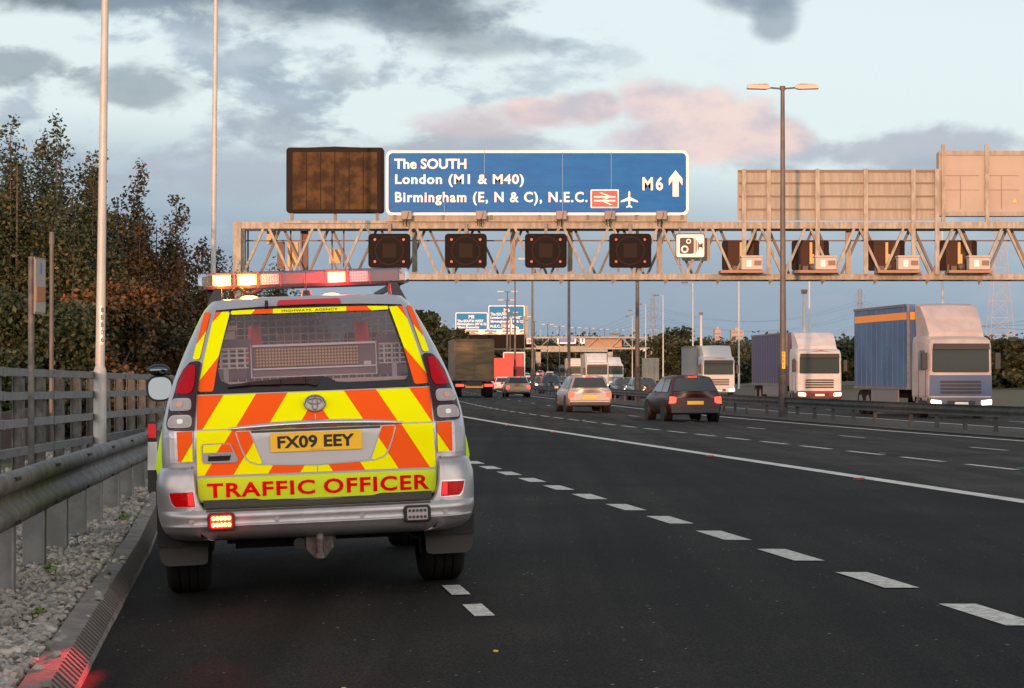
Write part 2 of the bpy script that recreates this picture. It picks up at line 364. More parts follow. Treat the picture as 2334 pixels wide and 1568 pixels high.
def gravel():
    ico = [(0, 0, 1), (.894, 0, .447), (.276, .851, .447), (-.724, .526, .447), (-.724, -.526, .447), (.276, -.851, .447), (.724, .526, -.447), (-.276, .851, -.447), (-.894, 0, -.447), (-.276, -.851, -.447), (.724, -.526, -.447), (0, 0, -1)]
    F = [(0, 1, 2), (0, 2, 3), (0, 3, 4), (0, 4, 5), (0, 5, 1), (1, 6, 2), (2, 7, 3), (3, 8, 4), (4, 9, 5), (5, 10, 1), (1, 10, 6), (2, 6, 7), (3, 7, 8), (4, 8, 9), (5, 9, 10)]
    pts = []
    while len(pts) < 34000:
        Z = 7.0 + 33 * RNG.random() ** 1.5; w = .75 + (.135 * Z + 0) * .0
        umin = max(-3.1, -(.098 * Z) - .35)
        u = -.72 + (umin + .72) * RNG.random(); pts.append((u, Z))
    pts += [(-.70 + .12 * RNG.random(), 7 + 25 * RNG.random()) for _ in range(70)]
    n = len(pts); base = np.array([PK(u, Z, .085 + G(u, Z) - G(-.5, Z) + (.035 * RNG.random() if i < 34000 else .035)) for i, (u, Z) in enumerate(pts)])
    ic = np.array(ico); V = np.zeros((n, 12, 3))
    sz = .011 + .021 * RNG.random(n) ** 1.3
    far = 1 + np.clip((base[:, 1] - 14) / 26, 0, 1) * .5
    ax = (.65 + .6 * RNG.random((n, 3))) * (sz * far)[:, None]; ax[:, 2] *= .75
    jit = 1 + .62 * (RNG.random((n, 12, 1)) - .5)
    th = RNG.random(n) * 6.283; c, s = np.cos(th), np.sin(th); tl = (RNG.random(n) - .5) * 1.0; ct, st = np.cos(tl), np.sin(tl)
    q = ic[None] * jit * ax[:, None, :]
    y2 = q[..., 1] * ct[:, None] - q[..., 2] * st[:, None]; z2 = q[..., 1] * st[:, None] + q[..., 2] * ct[:, None]
    V[..., 0] = q[..., 0] * c[:, None] - y2 * s[:, None] + base[:, None, 0]; V[..., 1] = q[..., 0] * s[:, None] + y2 * c[:, None] + base[:, None, 1]; V[..., 2] = z2 + base[:, None, 2]
    faces = (np.array(F)[None] + (np.arange(n) * 12)[:, None, None]).reshape(-1, 3)
    me = bpy.data.meshes.new("gravel"); me.vertices.add(n * 12); me.vertices.foreach_set('co', V.ravel())
    nf = len(faces); me.loops.add(nf * 3); me.polygons.add(nf); me.loops.foreach_set('vertex_index', faces.ravel().astype(np.int32))
    me.polygons.foreach_set('loop_start', np.arange(0, nf * 3, 3, dtype=np.int32)); me.polygons.foreach_set('loop_total', np.full(nf, 3, dtype=np.int32)); me.update()
    m = bpy.data.materials.new("limestone_chips"); m.use_nodes = True; t = NT(m.node_tree); b = t.n['Principled BSDF']
    ge = t.node('ShaderNodeNewGeometry'); r = ge.outputs['Random Per Island']
    col = t.ramp(r, [(0, (.07, .062, .055)), (.15, (.20, .18, .155)), (.3, (.27, .25, .22)), (.5, (.36, .32, .27)), (.75, (.45, .395, .335)), (.9, (.25, .26, .26)), (1, (.53, .47, .40))])
    tc = t.node('ShaderNodeTexCoord'); dirt = t.ss(t.noise(tc.outputs['Object'], 1.3, 4), .38, .62, .62, 1.0)
    hs = t.node('ShaderNodeVectorMath', operation='SCALE'); t.put(hs.inputs[0], col); t.put(hs.inputs['Scale'], dirt)
    t.put(b.inputs['Base Color'], hs.outputs[0]); b.inputs['Roughness'].default_value = .95
    me.materials.append(m); o = bpy.data.objects.new("gravel", me); COL.objects.link(o); o['kind'] = 'stuff'
    tag(o, "loose pale limestone chippings between kerb and safety barrier")
gravel()

# ------------------------------------------------------------------ trees
def leafmat(name, stops):
    m = bpy.data.materials.new(name); m.use_nodes = True; t = NT(m.node_tree); b = t.n['Principled BSDF']
    ge = t.node('ShaderNodeNewGeometry'); tc = t.node('ShaderNodeTexCoord')
    f = t.m('ADD', t.m('MULTIPLY', ge.outputs['Random Per Island'], .5), t.m('MULTIPLY', t.ss(t.noise(tc.outputs['Object'], .55, 3), .3, .7), .5))
    t.put(b.inputs['Base Color'], t.ramp(f, stops)); b.inputs['Roughness'].default_value = .55; b.inputs['Specular IOR Level'].default_value = .3
    return m
M_leafA = leafmat("autumn_leaves", [(0, (.012, .014, .006)), (.35, (.040, .036, .013)), (.6, (.10, .052, .016)), (.87, (.17, .062, .018)), (1, (.25, .10, .03))])
M_leafG = leafmat("green_leaves", [(0, (.010, .016, .007)), (.5, (.026, .036, .013)), (1, (.06, .06, .022))])
M_leafL = leafmat("green_turning_leaves", [(0, (.012, .020, .008)), (.5, (.032, .044, .017)), (.8, (.058, .060, .023)), (.92, (.11, .062, .02)), (1, (.16, .085, .028))])
M_bark = mat("bark", (.10, .075, .055), .9, var=.4, vs=6, bump=.6, bs=20)
def leaf_cloud(centers, radii, n, size, up=.3):
    c = np.array(centers); r = np.array(radii); w = r[:, 0] * r[:, 1] * r[:, 2]; w = w ** .8; w /= w.sum()
    idx = RNG.choice(len(c), n, p=w); d = RNG.normal(size=(n, 3)); d /= np.linalg.norm(d, axis=1)[:, None]
    rr = (RNG.random(n) ** .45)[:, None] * (.8 + .35 * RNG.random((n, 1)))
    p = c[idx] + d * rr * r[idx]
    a = RNG.normal(size=(n, 3)); a[:, 2] *= .7; a /= np.linalg.norm(a, axis=1)[:, None]
    b = RNG.normal(size=(n, 3)); b -= a * (a * b).sum(1)[:, None]; b /= np.linalg.norm(b, axis=1)[:, None]
    s = size * (.55 + .9 * RNG.random((n, 1)))
    V = np.stack([p - a * s, p + b * s * .6, p + a * s, p - b * s * .6], 1).reshape(-1, 3)
    F = np.arange(n * 4).reshape(n, 4); return V, F
def mesh_np(name, V, F, m, parent):
    me = bpy.data.meshes.new(name); me.vertices.add(len(V)); me.vertices.foreach_set('co', V.astype(np.float32).ravel())
    k = F.shape[1]; nf = len(F); me.loops.add(nf * k); me.polygons.add(nf); me.loops.foreach_set('vertex_index', F.ravel().astype(np.int32))
    me.polygons.foreach_set('loop_start', np.arange(0, nf * k, k, dtype=np.int32)); me.polygons.foreach_set('loop_total', np.full(nf, k, dtype=np.int32)); me.update()
    me.materials.append(m); o = bpy.data.objects.new(name, me); COL.objects.link(o); o.parent = parent; return o
def spire_tree(x, y, h, w, label, group, n=9000, leaf=.10, lm=None, spires=5, low=.1, cat="tree", name="poplar_tree"):
    z0 = GX(x, y); t = thing(name, label, cat, (x, y, z0), 0, group); cs, rs = [], []
    tr = MB(); tr.cyl((0, 0, -.2), (0, 0, h * .85), .03 * h * .35, .015, 7)
    for k in range(spires):
        sx = (k - (spires - 1) / 2) / max(1, spires - 1) * w * 1.25 + random.uniform(-.1, .1) * w if spires > 1 else 0
        sy = random.uniform(-.35, .35) * w; hh = h * (1 - .20 * abs(sx) / (w * .62 + .01) - random.uniform(0, .14))
        if k == spires // 2: hh = h
        tr.cyl((0, 0, h * .08), (sx, sy, hh * .55), .05, .03, 6); tr.cyl((sx, sy, hh * .55), (sx * 1.05, sy, hh * .97), .03, .008, 5)
        m = int(9 + hh * 1.6)
        for i in range(m):
            f = low + (1 - low) * (i + random.random() * .8) / m; rr = w * .40 * (1 - f) ** .6 * random.uniform(.6, 1.15) + .13
            fx = min(1, f / .55); cs.append((sx * fx + random.gauss(0, .32 * rr + .04), sy * fx + random.gauss(0, .4 * rr + .05), hh * f)); rs.append((rr, rr, rr * random.uniform(.9, 1.7)))
            if random.random() < .3:
                e = cs[-1]; tr.cyl((sx * fx, sy * fx, hh * f - rr), e, .02, .006, 4, cap=False)
    tr.build("trunk", M_bark, t)
    V, F = leaf_cloud(cs, rs, n, leaf); mesh_np("crown", V, F, lm or M_leafA, t); return t
def bush_tree(x, y, h, w, label, group, n=2500, leaf=.3, lm=None, cat="tree", name="broadleaf_tree", zoff=0, trunkh=.25):
    z0 = GX(x, y) + zoff; t = thing(name, label, cat, (x, y, z0), 0, group); cs, rs = [], []
    tr = MB(); tr.cyl((0, 0, -.3), (0, 0, h * .6), .022 * h + .03, .03, 7)
    for i in range(16):
        f = random.uniform(trunkh, .86); a = random.uniform(0, 6.28); q = w * .5 * math.sin(math.pi * (f * .75 + .2)) * random.uniform(.3, .85)
        c = (q * math.cos(a), q * math.sin(a), h * f); rr = w * random.uniform(.15, .26)
        cs.append(c); rs.append((rr, rr, rr * random.uniform(.6, .9) * min(1.2, h / w)))
        if i < 8: tr.cyl((0, 0, h * f * .45), c, .03 + .006 * h, .015, 5)
    tr.build("trunk", M_bark, t)
    V, F = leaf_cloud(cs, rs, n, leaf); mesh_np("crown", V, F, lm or M_leafG, t); return t
def at_px(px, Z): return W(px, 847, Z)[0]
def ht_px(py, x, Z): return W(0, py, Z)[1] - GX(x, Z)
LT = [(-15, 350, 62, 3.0, 5, "poplar with autumn leaves at the left edge of the frame"),
      (82, 300, 66, 2.8, 4, "dark poplar filling the gap between the two tallest poplars at the left"), (165, 330, 68, 2.4, 4, "rusty poplar just left of the numbered lamp column"), (300, 470, 74, 2.6, 4, "low orange poplar between the numbered and the second tall columns"),
      (38, 262, 60, 2.6, 5, "tallest dark poplar with twin tips, second from the left edge"),
      (128, 258, 62, 2.7, 5, "tall russet poplar between the small sign and the tall lamp column"),
      (205, 372, 66, 2.6, 5, "rusty poplar directly behind the numbered lamp column"),
      (268, 368, 70, 2.6, 4, "orange-brown poplar just right of the numbered lamp column"),
      (356, 440, 78, 3.0, 4, "shorter poplar with a pointed crown left of the second tall column"),
      (432, 565, 95, 3.6, 4, "low bushy poplar beside the second tall column"),
      (500, 578, 105, 3.8, 4, "low bushy poplar between second tall column and gantry leg"),
      (585, 590, 112, 4.2, 4, "bushy poplar seen through the left end of the gantry truss")]
for px, py, Z, w, sp, lb in LT:
    x = at_px(px, Z); spire_tree(x, Z, ht_px(py, x, Z), w, lb, "autumn poplars behind the left fence", n=int(16000 + 3600 * ht_px(py, x, Z)), leaf=.040 + .0003 * Z, spires=sp, lm=M_leafL if px < 150 or px > 400 else M_leafA)
UL = [(30, 640, 56), (100, 660, 55), (175, 650, 57), (250, 640, 60), (320, 620, 66), (395, 640, 74), (470, 660, 80)]
for i, (px, py, Z) in enumerate(UL):
    x = at_px(px, Z); bush_tree(x, Z, ht_px(py, x, Z), 3.8, ["dark bush under the poplars at the left edge", "dark bush under the poplars behind the small sign", "brown-green bush left of the numbered lamp column", "copper bush right behind the numbered lamp column", "orange-leaved bush right of the numbered lamp column", "brown bush left of the second tall column", "dark bush beside the second tall column"][i],
              "bushes under the poplars", n=14000, leaf=.07, lm=M_leafA if i in (2, 3, 4) else M_leafL, cat="bush", name="bush", trunkh=.05)
RT = [(1538, 740, 330, 9, 9, "rounded green tree standing above the hedge right of the tall pylon"),
      (1590, 770, 330, 8, 0, "low green tree right of the rounded tree"), (1640, 778, 320, 8, 0, "dark green tree below the distant tower blocks"),
      (1665, 772, 300, 8, 0, "green tree below the second tower block"), (1715, 778, 280, 8, 0, "dark tree left of the near double lamp column"),
      (1440, 795, 420, 10, 0, "brown-green tree at the right leg of the far gantry"), (1500, 782, 380, 9, 0, "dark tree at the foot of the tall pylon"),
      (1755, 785, 250, 8, 0, "dark tree just left of the near double column base"), (1830, 775, 230, 7, 0, "hedge tree behind the white-cabbed lorry"),
      (1900, 772, 215, 7, 0, "hedge tree behind the purple trailer"), (1975, 770, 200, 7, 0, "hedge tree between the two big lorries"),
      (2050, 772, 190, 7, 0, "hedge tree behind the blue lorry"), (2140, 770, 180, 7, 0, "hedge tree right of the blue lorry"),
      (2215, 762, 172, 7, 0, "green hedge tree left of the near pylon foot"), (2290, 768, 165, 6.5, 0, "green hedge tree right of the near pylon foot"), (2345, 765, 158, 6.5, 0, "sunlit hedge tree at the right edge of the frame")]
for px, py, Z, w, _, lb in RT:
    x = at_px(px, Z); bush_tree(x, Z, ht_px(py, x, Z), w, lb, "hedge trees beyond the opposite carriageway", n=6500, leaf=.22 if Z < 260 else .28, trunkh=.08)
MT = [(950, 692, 230, 6, "dark tree rising just right of the patrol vehicle roof"), (985, 735, 260, 7, "dark tree left of the blue junction signs"), (1020, 752, 330, 9, "dark tree at the left end of the far gantry"),
      (1060, 775, 480, 14, "dark tree behind the far gantry truss, left"), (1100, 788, 520, 16, "dark tree behind the curtain-sided lorry"), (1150, 790, 560, 16, "dark tree above the red trailer"),
      (1200, 788, 600, 18, "dark tree below the junction signs"), (1240, 768, 640, 18, "pointed dark tree seen through the far truss"), (1290, 795, 620, 18, "dark tree left of the white lorries"), (1345, 800, 640, 18, "dark tree above the white lorries"), (1400, 800, 640, 18, "dark tree right of the white lorries")]
for px, py, Z, w, lb in MT:
    x = at_px(px, Z); bush_tree(x, Z, ht_px(py, x, Z), w, lb, "trees along the far left verge", n=5500, leaf=.2 + Z * .0005, trunkh=.05)
def woodland():
    cs, rs = [], []
    for i in range(150):
        px = 940 + i * 9.8; Z = 900 + 300 * random.random(); x = at_px(px, Z); cs.append((x, Z, GX(x, Z) * 0 + W(0, 812 + random.uniform(-9, 9), Z)[1])); rs.append((14, 10, 7 + 4 * random.random()))
    V, F = leaf_cloud(cs, rs, 30000, 1.1); o = mesh_np("woodland", V, F, M_leafG, None); o['kind'] = 'stuff'; tag(o, "far-off dark woodland along the horizon")
woodland()
def shade_bank():  # unseen earth mound, added to block the low sun below the tree crowns
    b = MB(); n = 40
    for i in range(n):
        x0, x1 = -110 + i * 6, -104 + i * 6; h0, h1 = 7.0 + .35 * math.sin(i * .9), 7.0 + .35 * math.sin((i + 1) * .9)
        b.add([(x0, -66, -.2), (x1, -66, -.2), (x1, -74, h1), (x0, -74, h0), (x1, -82, h1), (x0, -82, h0), (x1, -92, -.2), (x0, -92, -.2)], [(0, 1, 2, 3), (3, 2, 4, 5), (5, 4, 6, 7)])
    o = b.build("added_shade_bank", M_grass); o['kind'] = 'structure'
shade_bank()
# unseen trees added behind the viewpoint to keep the low sun off the near road
for i in range(15):
    x = -70 + i * 9.5 + 10; bush_tree(x, -62 + random.uniform(-4, 4), 8.6 + random.uniform(-.4, .4), 13, "dense roadside tree standing behind the viewpoint", "tree belt behind the viewpoint", n=2600, leaf=.75, trunkh=.02)

# ------------------------------------------------------------------ left side: safety barrier, parapet fence, columns, sign
BPZ = [8.0, 12.2, 14.9, 18, 21.5, 25.8, 34, 45, 60, 85]
BPX = [-2.44, -2.85, -3.15, -3.47, -3.83, -4.26, -5.38, -6.9, -8.9, -12.3]
def bx(Z): return float(np.interp(Z, BPZ, BPX))
def btop(Z): return float(np.interp(Z, [8, 12.2, 25.8, 60, 85], [1.05, 1.02, .90, .72, .62]))
def near_barrier():
    t = thing("safety_barrier", "grey steel beam safety barrier on thick posts between gravel and the left fence", "crash barrier", (bx(13), 13, GX(bx(13), 13)))
    o = Vector(t.location)
    prof = [(-.01, 0.0), (.03, -.008), (.048, -.035), (.052, -.075), (.015, -.112), (-.005, -.125), (-.005, -.178), (.015, -.192), (.052, -.23), (.048, -.275), (.03, -.302), (-.01, -.310)]
    Zs = list(np.arange(7.5, 30, .8)) + list(np.arange(30, 86, 4)); b = MB(); n = len(prof); vs = []
    for Z in Zs:
        for du, dz in prof: vs.append(Vector((bx(Z) + du, Z, btop(Z) + dz)) - o)
    for du, dz in (( -.012, 0),):
        for j in range(len(Zs) - 1):
            b_f = [(j * n + i, (j + 1) * n + i, (j + 1) * n + i + 1, j * n + i + 1) for i in range(n - 1)]
            if j == 0: b.add(vs, b_f, 0, True)
            else:
                for f in b_f: b.f.append(list(f)); b.mi.append(0); b.sm.append(True)
    for Z in np.arange(10.2, 40, 1.6 * 1.5):
        for dz in (-.03, -.28):
            for dd in (-.06, .06): b.box(Vector((bx(Z + dd) + .055, Z + dd, btop(Z + dd) + dz)) - o, (.03, .045, .022), 1)
    for Z in np.arange(9.6, 30, .4): b.box(Vector((bx(Z) - .004, Z, btop(Z) - .150)) - o, (.008, .05, .02), 1)
    r = b.build("rail", [M_galvd, M_black], t); sm = r.modifiers.new('thick', 'SOLIDIFY'); sm.thickness = .006
    for Z in [9.6, 11.3, 13.1, 14.9, 16.4, 17.9, 19.5, 21.5, 23.4, 25.4, 27.4, 29.5, 32, 34.5, 37, 40, 43, 46, 50, 54, 58]:
        p = MB(); g = GX(bx(Z), Z) + .02; x = bx(Z) - .09; h = btop(Z) - .05 - g
        p.box(Vector((x, Z, g + h / 2)) - o, (.16, .02, h)); p.box(Vector((x - .075, Z + .03, g + h / 2)) - o, (.012, .07, h)); p.box(Vector((x + .075, Z - .03, g + h / 2)) - o, (.012, .07, h))
        p.build("post", M_galv, t)
near_barrier()
def fence():
    t = thing("parapet_fence", "tall grey steel fence of four horizontal rails behind the left safety barrier", "fence", (-7, 30, GX(-7, 30))); o = Vector(t.location)
    def fz(Z): return -6.53 - .75 * (Z - 28) / 16 - .0025 * max(0, Z - 44) ** 2 * .4
    def top(Z): return 1.65 - .11 * (Z - 28) / 16
    for k, dz in enumerate((0, -.315, -.68, -1.06)):
        b = MB(); Zs = list(range(20, 96, 4))
        for i in range(len(Zs) - 1):
            a, c = Zs[i], Zs[i + 1]; b.bar(Vector((fz(a), a, top(a) + dz - .05)) - o, Vector((fz(c), c, top(c) + dz - .05)) - o, .09, .105)
            b.box(Vector((fz(a) + .03, a, top(a) + dz - .05)) - o, (.06, .1, .125))
        b.build("rail", M_galv, t)
    Z = 21.2
    while Z < 92:
        b = MB(); x = fz(Z) - .09; g = GX(x, Z) - .1; h = top(Z) - .02 - g
        b.box(Vector((x, Z, g + h / 2)) - o, (.15, .02, h)); b.box(Vector((x - .07, Z, g + h / 2)) - o, (.014, .11, h)); b.box(Vector((x + .07, Z, g + h / 2)) - o, (.014, .11, h)); b.build("post", M_galvd, t); Z += 1.72
fence()
def timber_panel():
    b = MB(); 
    for i in range(13):
        Z = 40 + i * 3; b.box((R(Z) - 4.0 - .02 * i, Z, GX(R(Z) - 4, Z) + .42), (.05, 2.9, .85), rz=.13)
    tag(b.build("timber_screen", mat("old_timber", (.10, .062, .045), .9, var=.4, vs=6)), "low reddish timber boards seen between the rails of the left fence", "screen")
timber_panel()
def column_tall(px, Z, label, numbered, H=12.0):
    x = at_px(px, Z); g = GX(x, Z); t = thing("lamp_column", label, "street lamp", (x, Z, g))
    b = MB(); b.cyl((0, 0, .0), (0, 0, 1.55 if numbered else 1.5), .108, .104, 24); b.cyl((0, 0, 1.55), (0, 0, 1.63), .104, .075, 24, cap=False)
    b.build("base_section", M_column, t)
    b = MB(); b.cyl((0, 0, 1.6), (.12, 0, H), .077 if numbered else .095, .045 if numbered else .075, 24); b.build("shaft", M_column, t)
    b = MB(); b.cyl((.1, 0, H - .1), (1.3, 0, H + .2), .03, .03, 8); b.build("bracket", M_column, t)
    b = MB(); b.box((1.6, 0, H + .25), (.8, .3, .16), taper=.8); b.build("lantern", M_coldark, t, bevel=.03)
    if numbered:
        pl = MB(); n = 8; vs = []
        for i in range(n + 1):
            a = rad(-86 + i * 9.5)
            for zz in (1.98, 2.62): vs.append((.079 * math.sin(a + rad(86 + 5)) * 1.0, -.079 * math.cos(a + rad(86 + 5)), zz))
        pl.add(vs, [(2 * i, 2 * i + 2, 2 * i + 3, 2 * i + 1) for i in range(n)]); p = pl.build("number_plate", M_white, t)
        for i, ch in enumerate("8BBO6"):
            text("digit", ch, .12, M_black, p, (.028, -.078, 2.51 - i * .122), (math.pi / 2, 0, rad(28)), .01, width=.045, height=.075)
    return t
column_tall(228, 36, "tall grey lamp column with a wider base and number plate 8BBO6 behind the barrier", True)
column_tall(484, 76, "second tall grey lamp column rising behind the light bar of the patrol vehicle", False, 17.5)
def small_sign():
    x = at_px(71, 24); t = thing("road_sign", "narrow road sign seen nearly edge-on, on a grey round post by the left fence", "road sign", (x, 24, GX(x, 24)))
    b = MB(); b.cyl((0, 0, -.1), (0, 0, 2.75), .035, n=16); b.build("post", M_galvd, t)
    b = MB(); b.box((.085, .02, 2.43), (.30, .012, .62), rz=rad(80)); b.build("blade", mat("sign_back_copper", (.2, .17, .15), .6), t)
    f = MB(); f.box((.092, .018, 2.43), (.28, .012, .58), rz=rad(80)); f.build("sign_face", [mat("sign_white", (.30, .27, .24), .6)], t)
    f = MB(); f.box((.101, .016, 2.34), (.24, .008, .16), rz=rad(80)); f.build("orange_panel", mat("sign_orange", (.34, .13, .04), .6), t)
    f = MB(); f.box((.101, .016, 2.62), (.03, .008, .12), rz=rad(80)); f.build("blue_mark", mat("sign_blue2", (.03, .09, .35), .5), t)
small_sign()
def thin_post():
    x = at_px(117, 47); t = thing("cctv_post", "thin brown post with a small cap standing among the poplars behind the left fence", "post", (x, 47, GX(x, 47)))
    b = MB(); b.cyl((0, 0, 0), (0, 0, 4.35), .05, .045, 12); b.build("shaft", M_coldark, t); b = MB(); b.cyl((0, 0, 4.35), (0, 0, 4.62), .065, .05, 12); b.build("cap", M_coldark, t)
thin_post()
def marker_post():
    Z = 24.3; x = at_px(348, Z); g = GX(x, Z); t = thing("marker_post", "black and white verge marker post with a red reflector beside the patrol vehicle", "marker post", (x, Z, g))
    for nm, z0, z1, m in (("lower_band", 0, .1, M_white), ("black_band", .1, .36, M_black), ("post", .36, .67, M_white), ("upper_black_band", .67, .90, M_black)):
        b = MB(); b.box((0, 0, (z0 + z1) / 2), (.095, .06, z1 - z0)); b.build(nm, m, t)
    b = MB(); b.box((0, -.034, .79), (.09, .01, .155)); b.build("reflector", mat("red_reflector", (.75, .01, .02), .3), t)
marker_post()
def litter():
    b = MB()
    p = Vector(P(-1.0, 11.3, .13)); b.box(p, (.09, .014, .014), rz=-.35); tag(b.build("litter_stick", M_black), "short black strip lying on the gravel near the left edge", "litter")
    cs = P(-.92, 11.6, .14); V, F = leaf_cloud([cs], [(.05, .05, .03)], 46, .016); o = mesh_np("weed", V, F, mat("weed_green", (.09, .16, .03), .6), None); tag(o, "small green weed growing through the gravel by the kerb", "weed")
    for i, (u, Z, lb) in enumerate(((-1.05, 14.2, "thin green weed at the foot of a barrier post"), (-.80, 19.5, "weed tuft in the gravel just left of the patrol vehicle"), (-1.25, 10.4, "weed sprig at the left edge of the gravel"))):
        V, F = leaf_cloud([P(u, Z, .14)], [(.06, .06, .05)], 40, .02); o = mesh_np("weed", V, F, mat("weed_green"), None); tag(o, lb, "weed")
    p = P(.55, 9.35, .01); b = MB(); b.box(p, (.014, .02, .006), rz=.5); 
    p = W(1130, 1487, 10.4); b.box((p[0], 10.4, GX(p[0], 10.4) + .006), (.014, .02, .008), rz=.8); tag(b.build("yellow_scrap", mat("scrap_yellow", (.7, .45, .03), .6)), "tiny yellow scrap lying on the dark asphalt", "litter")
    b = MB(); x, _ = W(333, 1275, 16.3); 
    for i, (dx, dy) in enumerate(((0, 0), (.03, -.22))): b.sphere((x + dx - .06, 16.2 + dy, GX(x, 16.2) + .02), .035, n=6, sz=(1, .9, .7))
    tag(b.build("loose_stones", M_kerb), "two loose stones on the road at the foot of the kerb", "stones")
litter()

# ------------------------------------------------------------------ central reserve barrier and columns
def reserve_barrier():
    t = thing("median_barrier", "dark beam barrier on posts along the central reserve", "crash barrier", P(20.9, 50)); o = Vector(t.location)
    prof = [(0, .0), (-.04, -.03), (-.05, -.07), (0, -.125), (0, -.165), (-.05, -.22), (-.05, -.27), (0, -.30)]
    for side, ext in ((20.78, -1), (21.05, 1)):
        Zs = list(range(26, 120, 4)) + list(range(120, 700, 10)); b = MB(); n = len(prof); vs = []
        for Z in Zs:
            for du, dz in prof: vs.append(Vector(P(side + du * -ext * -1, Z, .72 + dz)) - o)
        fs = [(j * n + i, (j + 1) * n + i, (j + 1) * n + i + 1, j * n + i + 1) for j in range(len(Zs) - 1) for i in range(n - 1)]
        b.add(vs, fs, 0, True); r = b.build("rail", M_galvdark, t); r.modifiers.new('thick', 'SOLIDIFY').thickness = .01
    Z = 30; k = 0
    while Z < 200 and k < 95:
        b = MB(); p = Vector(P(20.92, Z, .33)) - o; b.box(p, (.11, .1, .70)); b.build("post", M_galvdark, t)
        Z += (2.4 if (k % 7) else 3.6) if Z < 110 else 4.8; k += 1
reserve_barrier()
def double_column():
    t = thing("double_lamp_column", "", "street lamp")
    b = MB(); b.cyl((0, 0, -.1), (0, 0, 1.75), .17, .165, 20); b.cyl((0, 0, 1.75), (0, 0, 1.85), .165, .12, 20, cap=False); b.build("base_section", M_galvdark, t)
    b = MB(); b.cyl((0, 0, 1.8), (0, 0, 12), .12, .075, 20); b.cyl((0, 0, 11.95), (0, 0, 12.1), .1, .1, 12); b.build("shaft", M_coldark, t)
    for s in (-1, 1):
        b = MB(); b.cyl((0, 0, 12.0), (s * .7, 0, 12.06), .035, .03, 8); b.build("bracket", M_coldark, t)
        b = MB(); b.add([(s * x, y, z) for x, z, ww in ((.45, 12.02, .09), (.6, 11.98, .15), (1.32, 12.0, .17), (1.28, 12.16, .12), (.62, 12.18, .13), (.47, 12.12, .08)) for y in (-ww, ww)],
                        [(0, 2, 4, 6, 8, 10), (11, 9, 7, 5, 3, 1)] + [(2 * i, 2 * i + 1, (2 * i + 3) % 12, (2 * i + 2) % 12) for i in range(6)]); b.build("lantern", mat("lantern_shell", (.50, .42, .34), .5), t)
    return t
dc = double_column(); dcs = [(80.7, 9.97), (120.7, 6.9), (161, 4.18), (204, 1.9), (240, .33), (287, -.6), (321, -.75), (361, -.3), (401, 2.3), (441, 4.5), (481, 7.8), (521, 11.25), (561, 16.3), (601, 21.3), (641, 27), (681, 33.6), (721, 41), (761, 49)]
dn = ["nearest twin-arm lamp column on the median, in front of the back-facing gantry sign", "twin-arm lamp column on the median behind the fourth dark lane signal", "twin-arm lamp column on the median right of the third dark lane signal", "twin-arm lamp column on the median left of the third dark lane signal",
      "twin-arm lamp column crossing the larger junction sign, right one", "twin-arm lamp column crossing the larger junction sign, left taller one", "twin-arm lamp column crossing the larger junction sign, left shorter one", "small twin-arm lamp column in front of the junction sign", "small twin-arm lamp column at the right side of the junction signs"]
for i, (Z, X) in enumerate(dcs):
    lb = dn[i] if i < len(dn) else "distant twin-arm lamp column above the far gantry"
    o = dc if i == 0 else copy_tree(dc)
    o.location = (X, Z, W(0, 847, Z)[1] - 12 + (10.42 if i < 7 else [9.67, 10.0, 10.05, 10.3, 10.7, 11.2, 11.8, 12.3, 12.9, 13.6, 14.4][i - 7])); o['label'] = lb; o['group'] = "twin-arm lamp columns along the median"
def numberplate_post():
    o = dc; p = MB(); p.box((-.0, -.176, 2.0), (.12, .01, .62)); pl = p.build("number_plate", mat("plate_yellow", (.75, .42, .03), .5), o)
    for i, ch in enumerate("6EB2"): text("digit", ch, .14, M_black, pl, (-.045, -.183, 2.2 - i * .15), bold=.01, width=.08, height=.1)
numberplate_post()
def single_column():
    t = thing("lamp_column", "", "street lamp")
    b = MB(); b.cyl((0, 0, -.1), (0, 0, 1.5), .11, .11, 16); b.cyl((0, 0, 1.5), (0, 0, 12), .095, .055, 16); b.build("shaft", mat("column_pale", (.46, .44, .41), .5), t)
    b = MB(); b.cyl((0, 0, 11.95), (-.6, 0, 12.02), .03, .03, 8); b.build("bracket", M_column, t)
    b = MB(); b.box((-.95, 0, 12.03), (.8, .28, .15), taper=.8); b.build("lantern", M_coldark, t, bevel=.03)
    return t
sc0 = single_column(); rs = [(137, 26.9, "single-arm lamp column at the right, in front of the near pylon side"), (177, 24.0, "single-arm lamp column just right of the nearest twin-arm column"), (217, 22.45, "pale single-arm lamp column left of the nearest twin-arm column"), (257, 21.2, "pale single-arm lamp column above the rounded green tree"),
      (299, 20.6, "single-arm lamp column right of the tall pylon"), (338, 20.6, "single-arm lamp column left of the tall pylon"), (374, 21.1, "single-arm lamp column near the right leg of the far gantry, taller"), (412, 22.6, "single-arm lamp column near the right leg of the far gantry, shorter")]
for i, (Z, X, lb) in enumerate(rs):
    o = sc0 if i == 0 else copy_tree(sc0); o.location = (X, Z, CAMZ - 12 + 10.4); o['label'] = lb; o['group'] = "single-arm lamp columns on the right verge"
for i, (px, py, Z) in enumerate(((1004, 732, 452), (1033, 739, 480), (972, 726, 426), (1207, 752, 700), (1232, 752, 740), (1270, 752, 780), (1290, 752, 800), (1320, 754, 840), (1338, 755, 880))):
    x, z = W(px, py, Z); c = copy_tree(sc0, loc=(x, Z, z - 12), rz=math.pi)
    c['label'] = "distant single-arm lamp column beyond the far gantry" if i > 2 else ["thin lamp column left of the junction signs, nearest to them but one", "thin lamp column at the left edge of the junction signs", "thin lamp column right of the patrol vehicle pillar"][i]
    c['group'] = "distant lamp columns"
